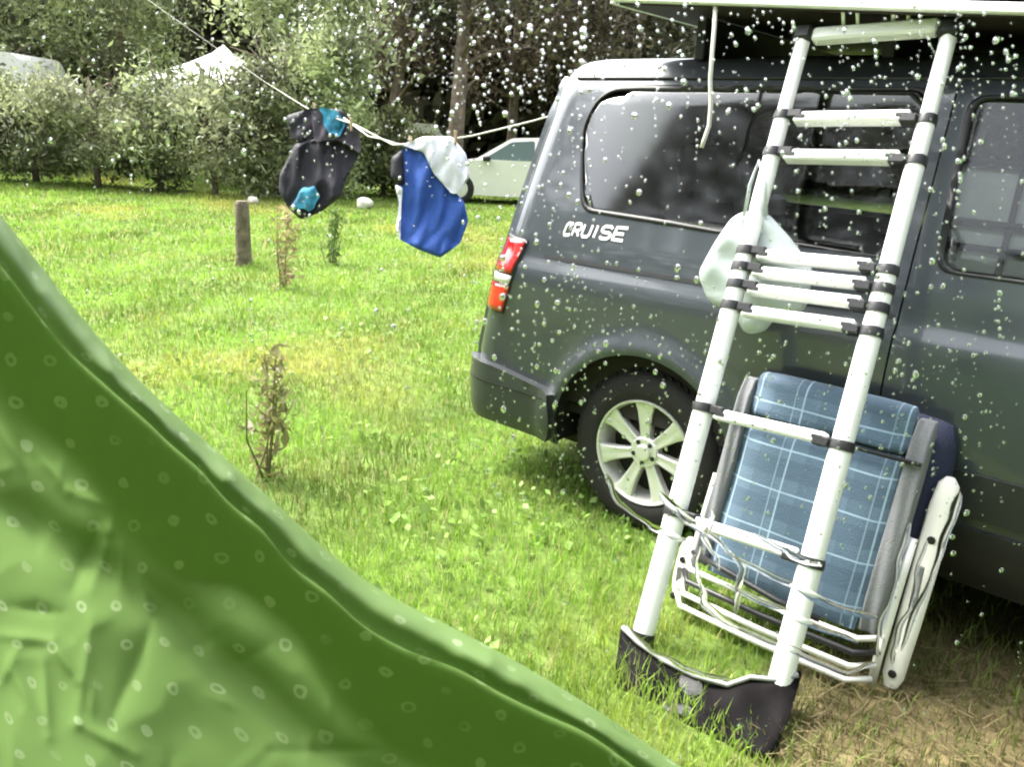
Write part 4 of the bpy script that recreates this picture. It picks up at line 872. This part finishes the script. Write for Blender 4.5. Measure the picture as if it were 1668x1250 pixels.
# raindrops on the outside of the window
water = bpy.data.materials.new('rain_water'); water.use_nodes = True; n_ = water.node_tree; n_.nodes.remove(n_.nodes['Principled BSDF']); gb = n_.nodes.new('ShaderNodeBsdfGlass'); gb.inputs['IOR'].default_value = 1.33; gb.inputs['Roughness'].default_value = 0.; n_.links.new(gb.outputs[0], n_.nodes['Material Output'].inputs['Surface'])
def cap_mesh(seg=12, rings=5, hgt=.55):
    V = [(0, 0, hgt)]; F = []
    for j in range(1, rings+1):
        a = j/rings*math.pi/2
        for k in range(seg): V.append((math.sin(a)*math.cos(6.28318*k/seg), math.sin(a)*math.sin(6.28318*k/seg), hgt*math.cos(a)))
    F += [(0, 1+k, 1+(k+1) % seg) for k in range(seg)]
    for j in range(rings-1):
        b = 1+j*seg; F += [(b+k, b+seg+k, b+seg+(k+1) % seg, b+(k+1) % seg) for k in range(seg)]
    b = 1+(rings-1)*seg; F.append(tuple(b+k for k in range(seg-1, -1, -1)))
    return np.array(V), F
CV, CF = cap_mesh()
Rm = np.column_stack([wa, wz, wn])      # cap's axis points outside
def cap_world(px, py, r, el=1., rot=0.):
    c, s = math.cos(rot), math.sin(rot); v = CV*np.array([r, r*el, r]); v = np.column_stack([v[:, 0]*c-v[:, 1]*s, v[:, 0]*s+v[:, 1]*c, v[:, 2]])
    return pane_pt(px, py, -.0012)+v@Rm.T
r_ = np.random.default_rng(31)
def dens(x, y):
    d = .07
    d += .9*math.exp(-((x-690)/170)**2-((y-70)/130)**2)+.8*math.exp(-((x-900)/120)**2-((y-100)/120)**2)
    d += .9*math.exp(-((x-880)/110)**2-((y-560)/230)**2)+.6*math.exp(-((x-1080)/160)**2-((y-620)/160)**2)
    d += .6*math.exp(-((x-1400)/260)**2-((y-170)/170)**2)+.9*math.exp(-((x-1590)/70)**2-((y-70)/60)**2)
    d += .55*math.exp(-((x-1500)/220)**2-((y-620)/220)**2)+.35*math.exp(-((x-330)/260)**2-((y-130)/150)**2)+.4*math.exp(-((x-1130)/90)**2-((y-150)/160)**2)
    return d
spots = []
while len(spots) < 3300:
    x, y = r_.uniform(-60, 1730), r_.uniform(-60, 1310)
    if r_.uniform() > dens(x, y): continue
    ie = np.interp(x, edge[:, 0], edge[:, 1])
    if y > ie-6: continue
    s = float(np.clip(r_.lognormal(math.log(.80), .52), .3, 2.6)); spots.append((x, y, s))
    if r_.uniform() < .16:      # a run of drops left by one that slid down
        n_d = r_.integers(2, 6); xx, yy = x, y
        for q in range(n_d):
            yy += r_.uniform(9, 24); xx += r_.uniform(-4, 3); spots.append((xx, yy, s*r_.uniform(.45, .8)))
spots = [s for s in spots if s[1] < np.interp(s[0], edge[:, 0], edge[:, 1])-6]
spots.sort(key=lambda s: -s[2]); V = []; F = []
for i, (x, y, s) in enumerate(spots):
    W_ = cap_world(x, y, .00105*s, r_.uniform(.85, 1.55), r_.uniform(-.5, .5))
    if i < 60: mesh_obj('raindrop', W_, CF, water, pane, True)
    else:
        k = len(V)*0; V.append(W_); F += [tuple(np.array(f)+(len(V)-1)*len(CV)) for f in CF]
o = mesh_obj('small_raindrops', np.vstack(V), F, water, pane, True); o['kind'] = 'stuff'
# water running down in crooked streaks over the lower right of the window
def rivulet(pts, w0, seed):
    r2 = np.random.default_rng(seed); pts = np.array(pts, float); t = np.linspace(0, 1, 40); q = np.column_stack([np.interp(t*(len(pts)-1), np.arange(len(pts)), pts[:, j]) for j in (0, 1)])
    q += np.column_stack([3.*np.sin(t*11+seed)+1.2*np.sin(t*27+seed*2), 2*np.sin(t*13+seed)]); d = np.gradient(q, axis=0); d /= np.linalg.norm(d, axis=1)[:, None]; n2 = np.column_stack([-d[:, 1], d[:, 0]])
    w = w0*.62*(.75+.25*np.sin(t*6+seed)+.12*np.sin(t*17+seed))*np.sqrt(np.clip(np.minimum(t, 1-t)*9, .02, 1)); rows = []
    for k in range(9):
        a = math.pi*k/8; u_ = -math.cos(a); h = math.sin(a)*.16; rows.append([pane_pt(*(q[i]+n2[i]*u_*w[i]), -.0012-h*w[i]*WD/FPX) for i in range(40)])
    mb = MB(); mb.grid(rows); mb.grid([rows[8], rows[0]]); o = mb.build('rivulet', water, pane, True); return o
RV = [([(1070, 800), (1110, 840), (1170, 880), (1210, 930), (1200, 1000)], 13), ([(985, 770), (1010, 820), (1060, 860), (1120, 880)], 10), ([(1140, 890), (1135, 940), (1150, 985), (1200, 1025)], 11), ([(1180, 900), (1260, 940), (1350, 985), (1430, 1010)], 11), ([(1180, 950), (1250, 985), (1330, 1020), (1400, 1050)], 10), ([(1200, 1020), (1290, 1060), (1380, 1095), (1430, 1080)], 10), ([(1560, 800), (1545, 870), (1510, 950), (1470, 1060)], 13), ([(1480, 850), (1465, 930), (1440, 1000), (1430, 1070)], 10), ([(1510, 880), (1490, 960), (1470, 1020), (1450, 1085)], 9), ([(1020, 1020), (1060, 1060), (1120, 1090), (1190, 1110)], 9), ([(1230, 870), (1290, 905), (1340, 925)], 9), ([(1160, 830), (1150, 880), (1175, 930)], 8)]
for k, (p, w0) in enumerate(RV): rivulet(p, w0, k+1)
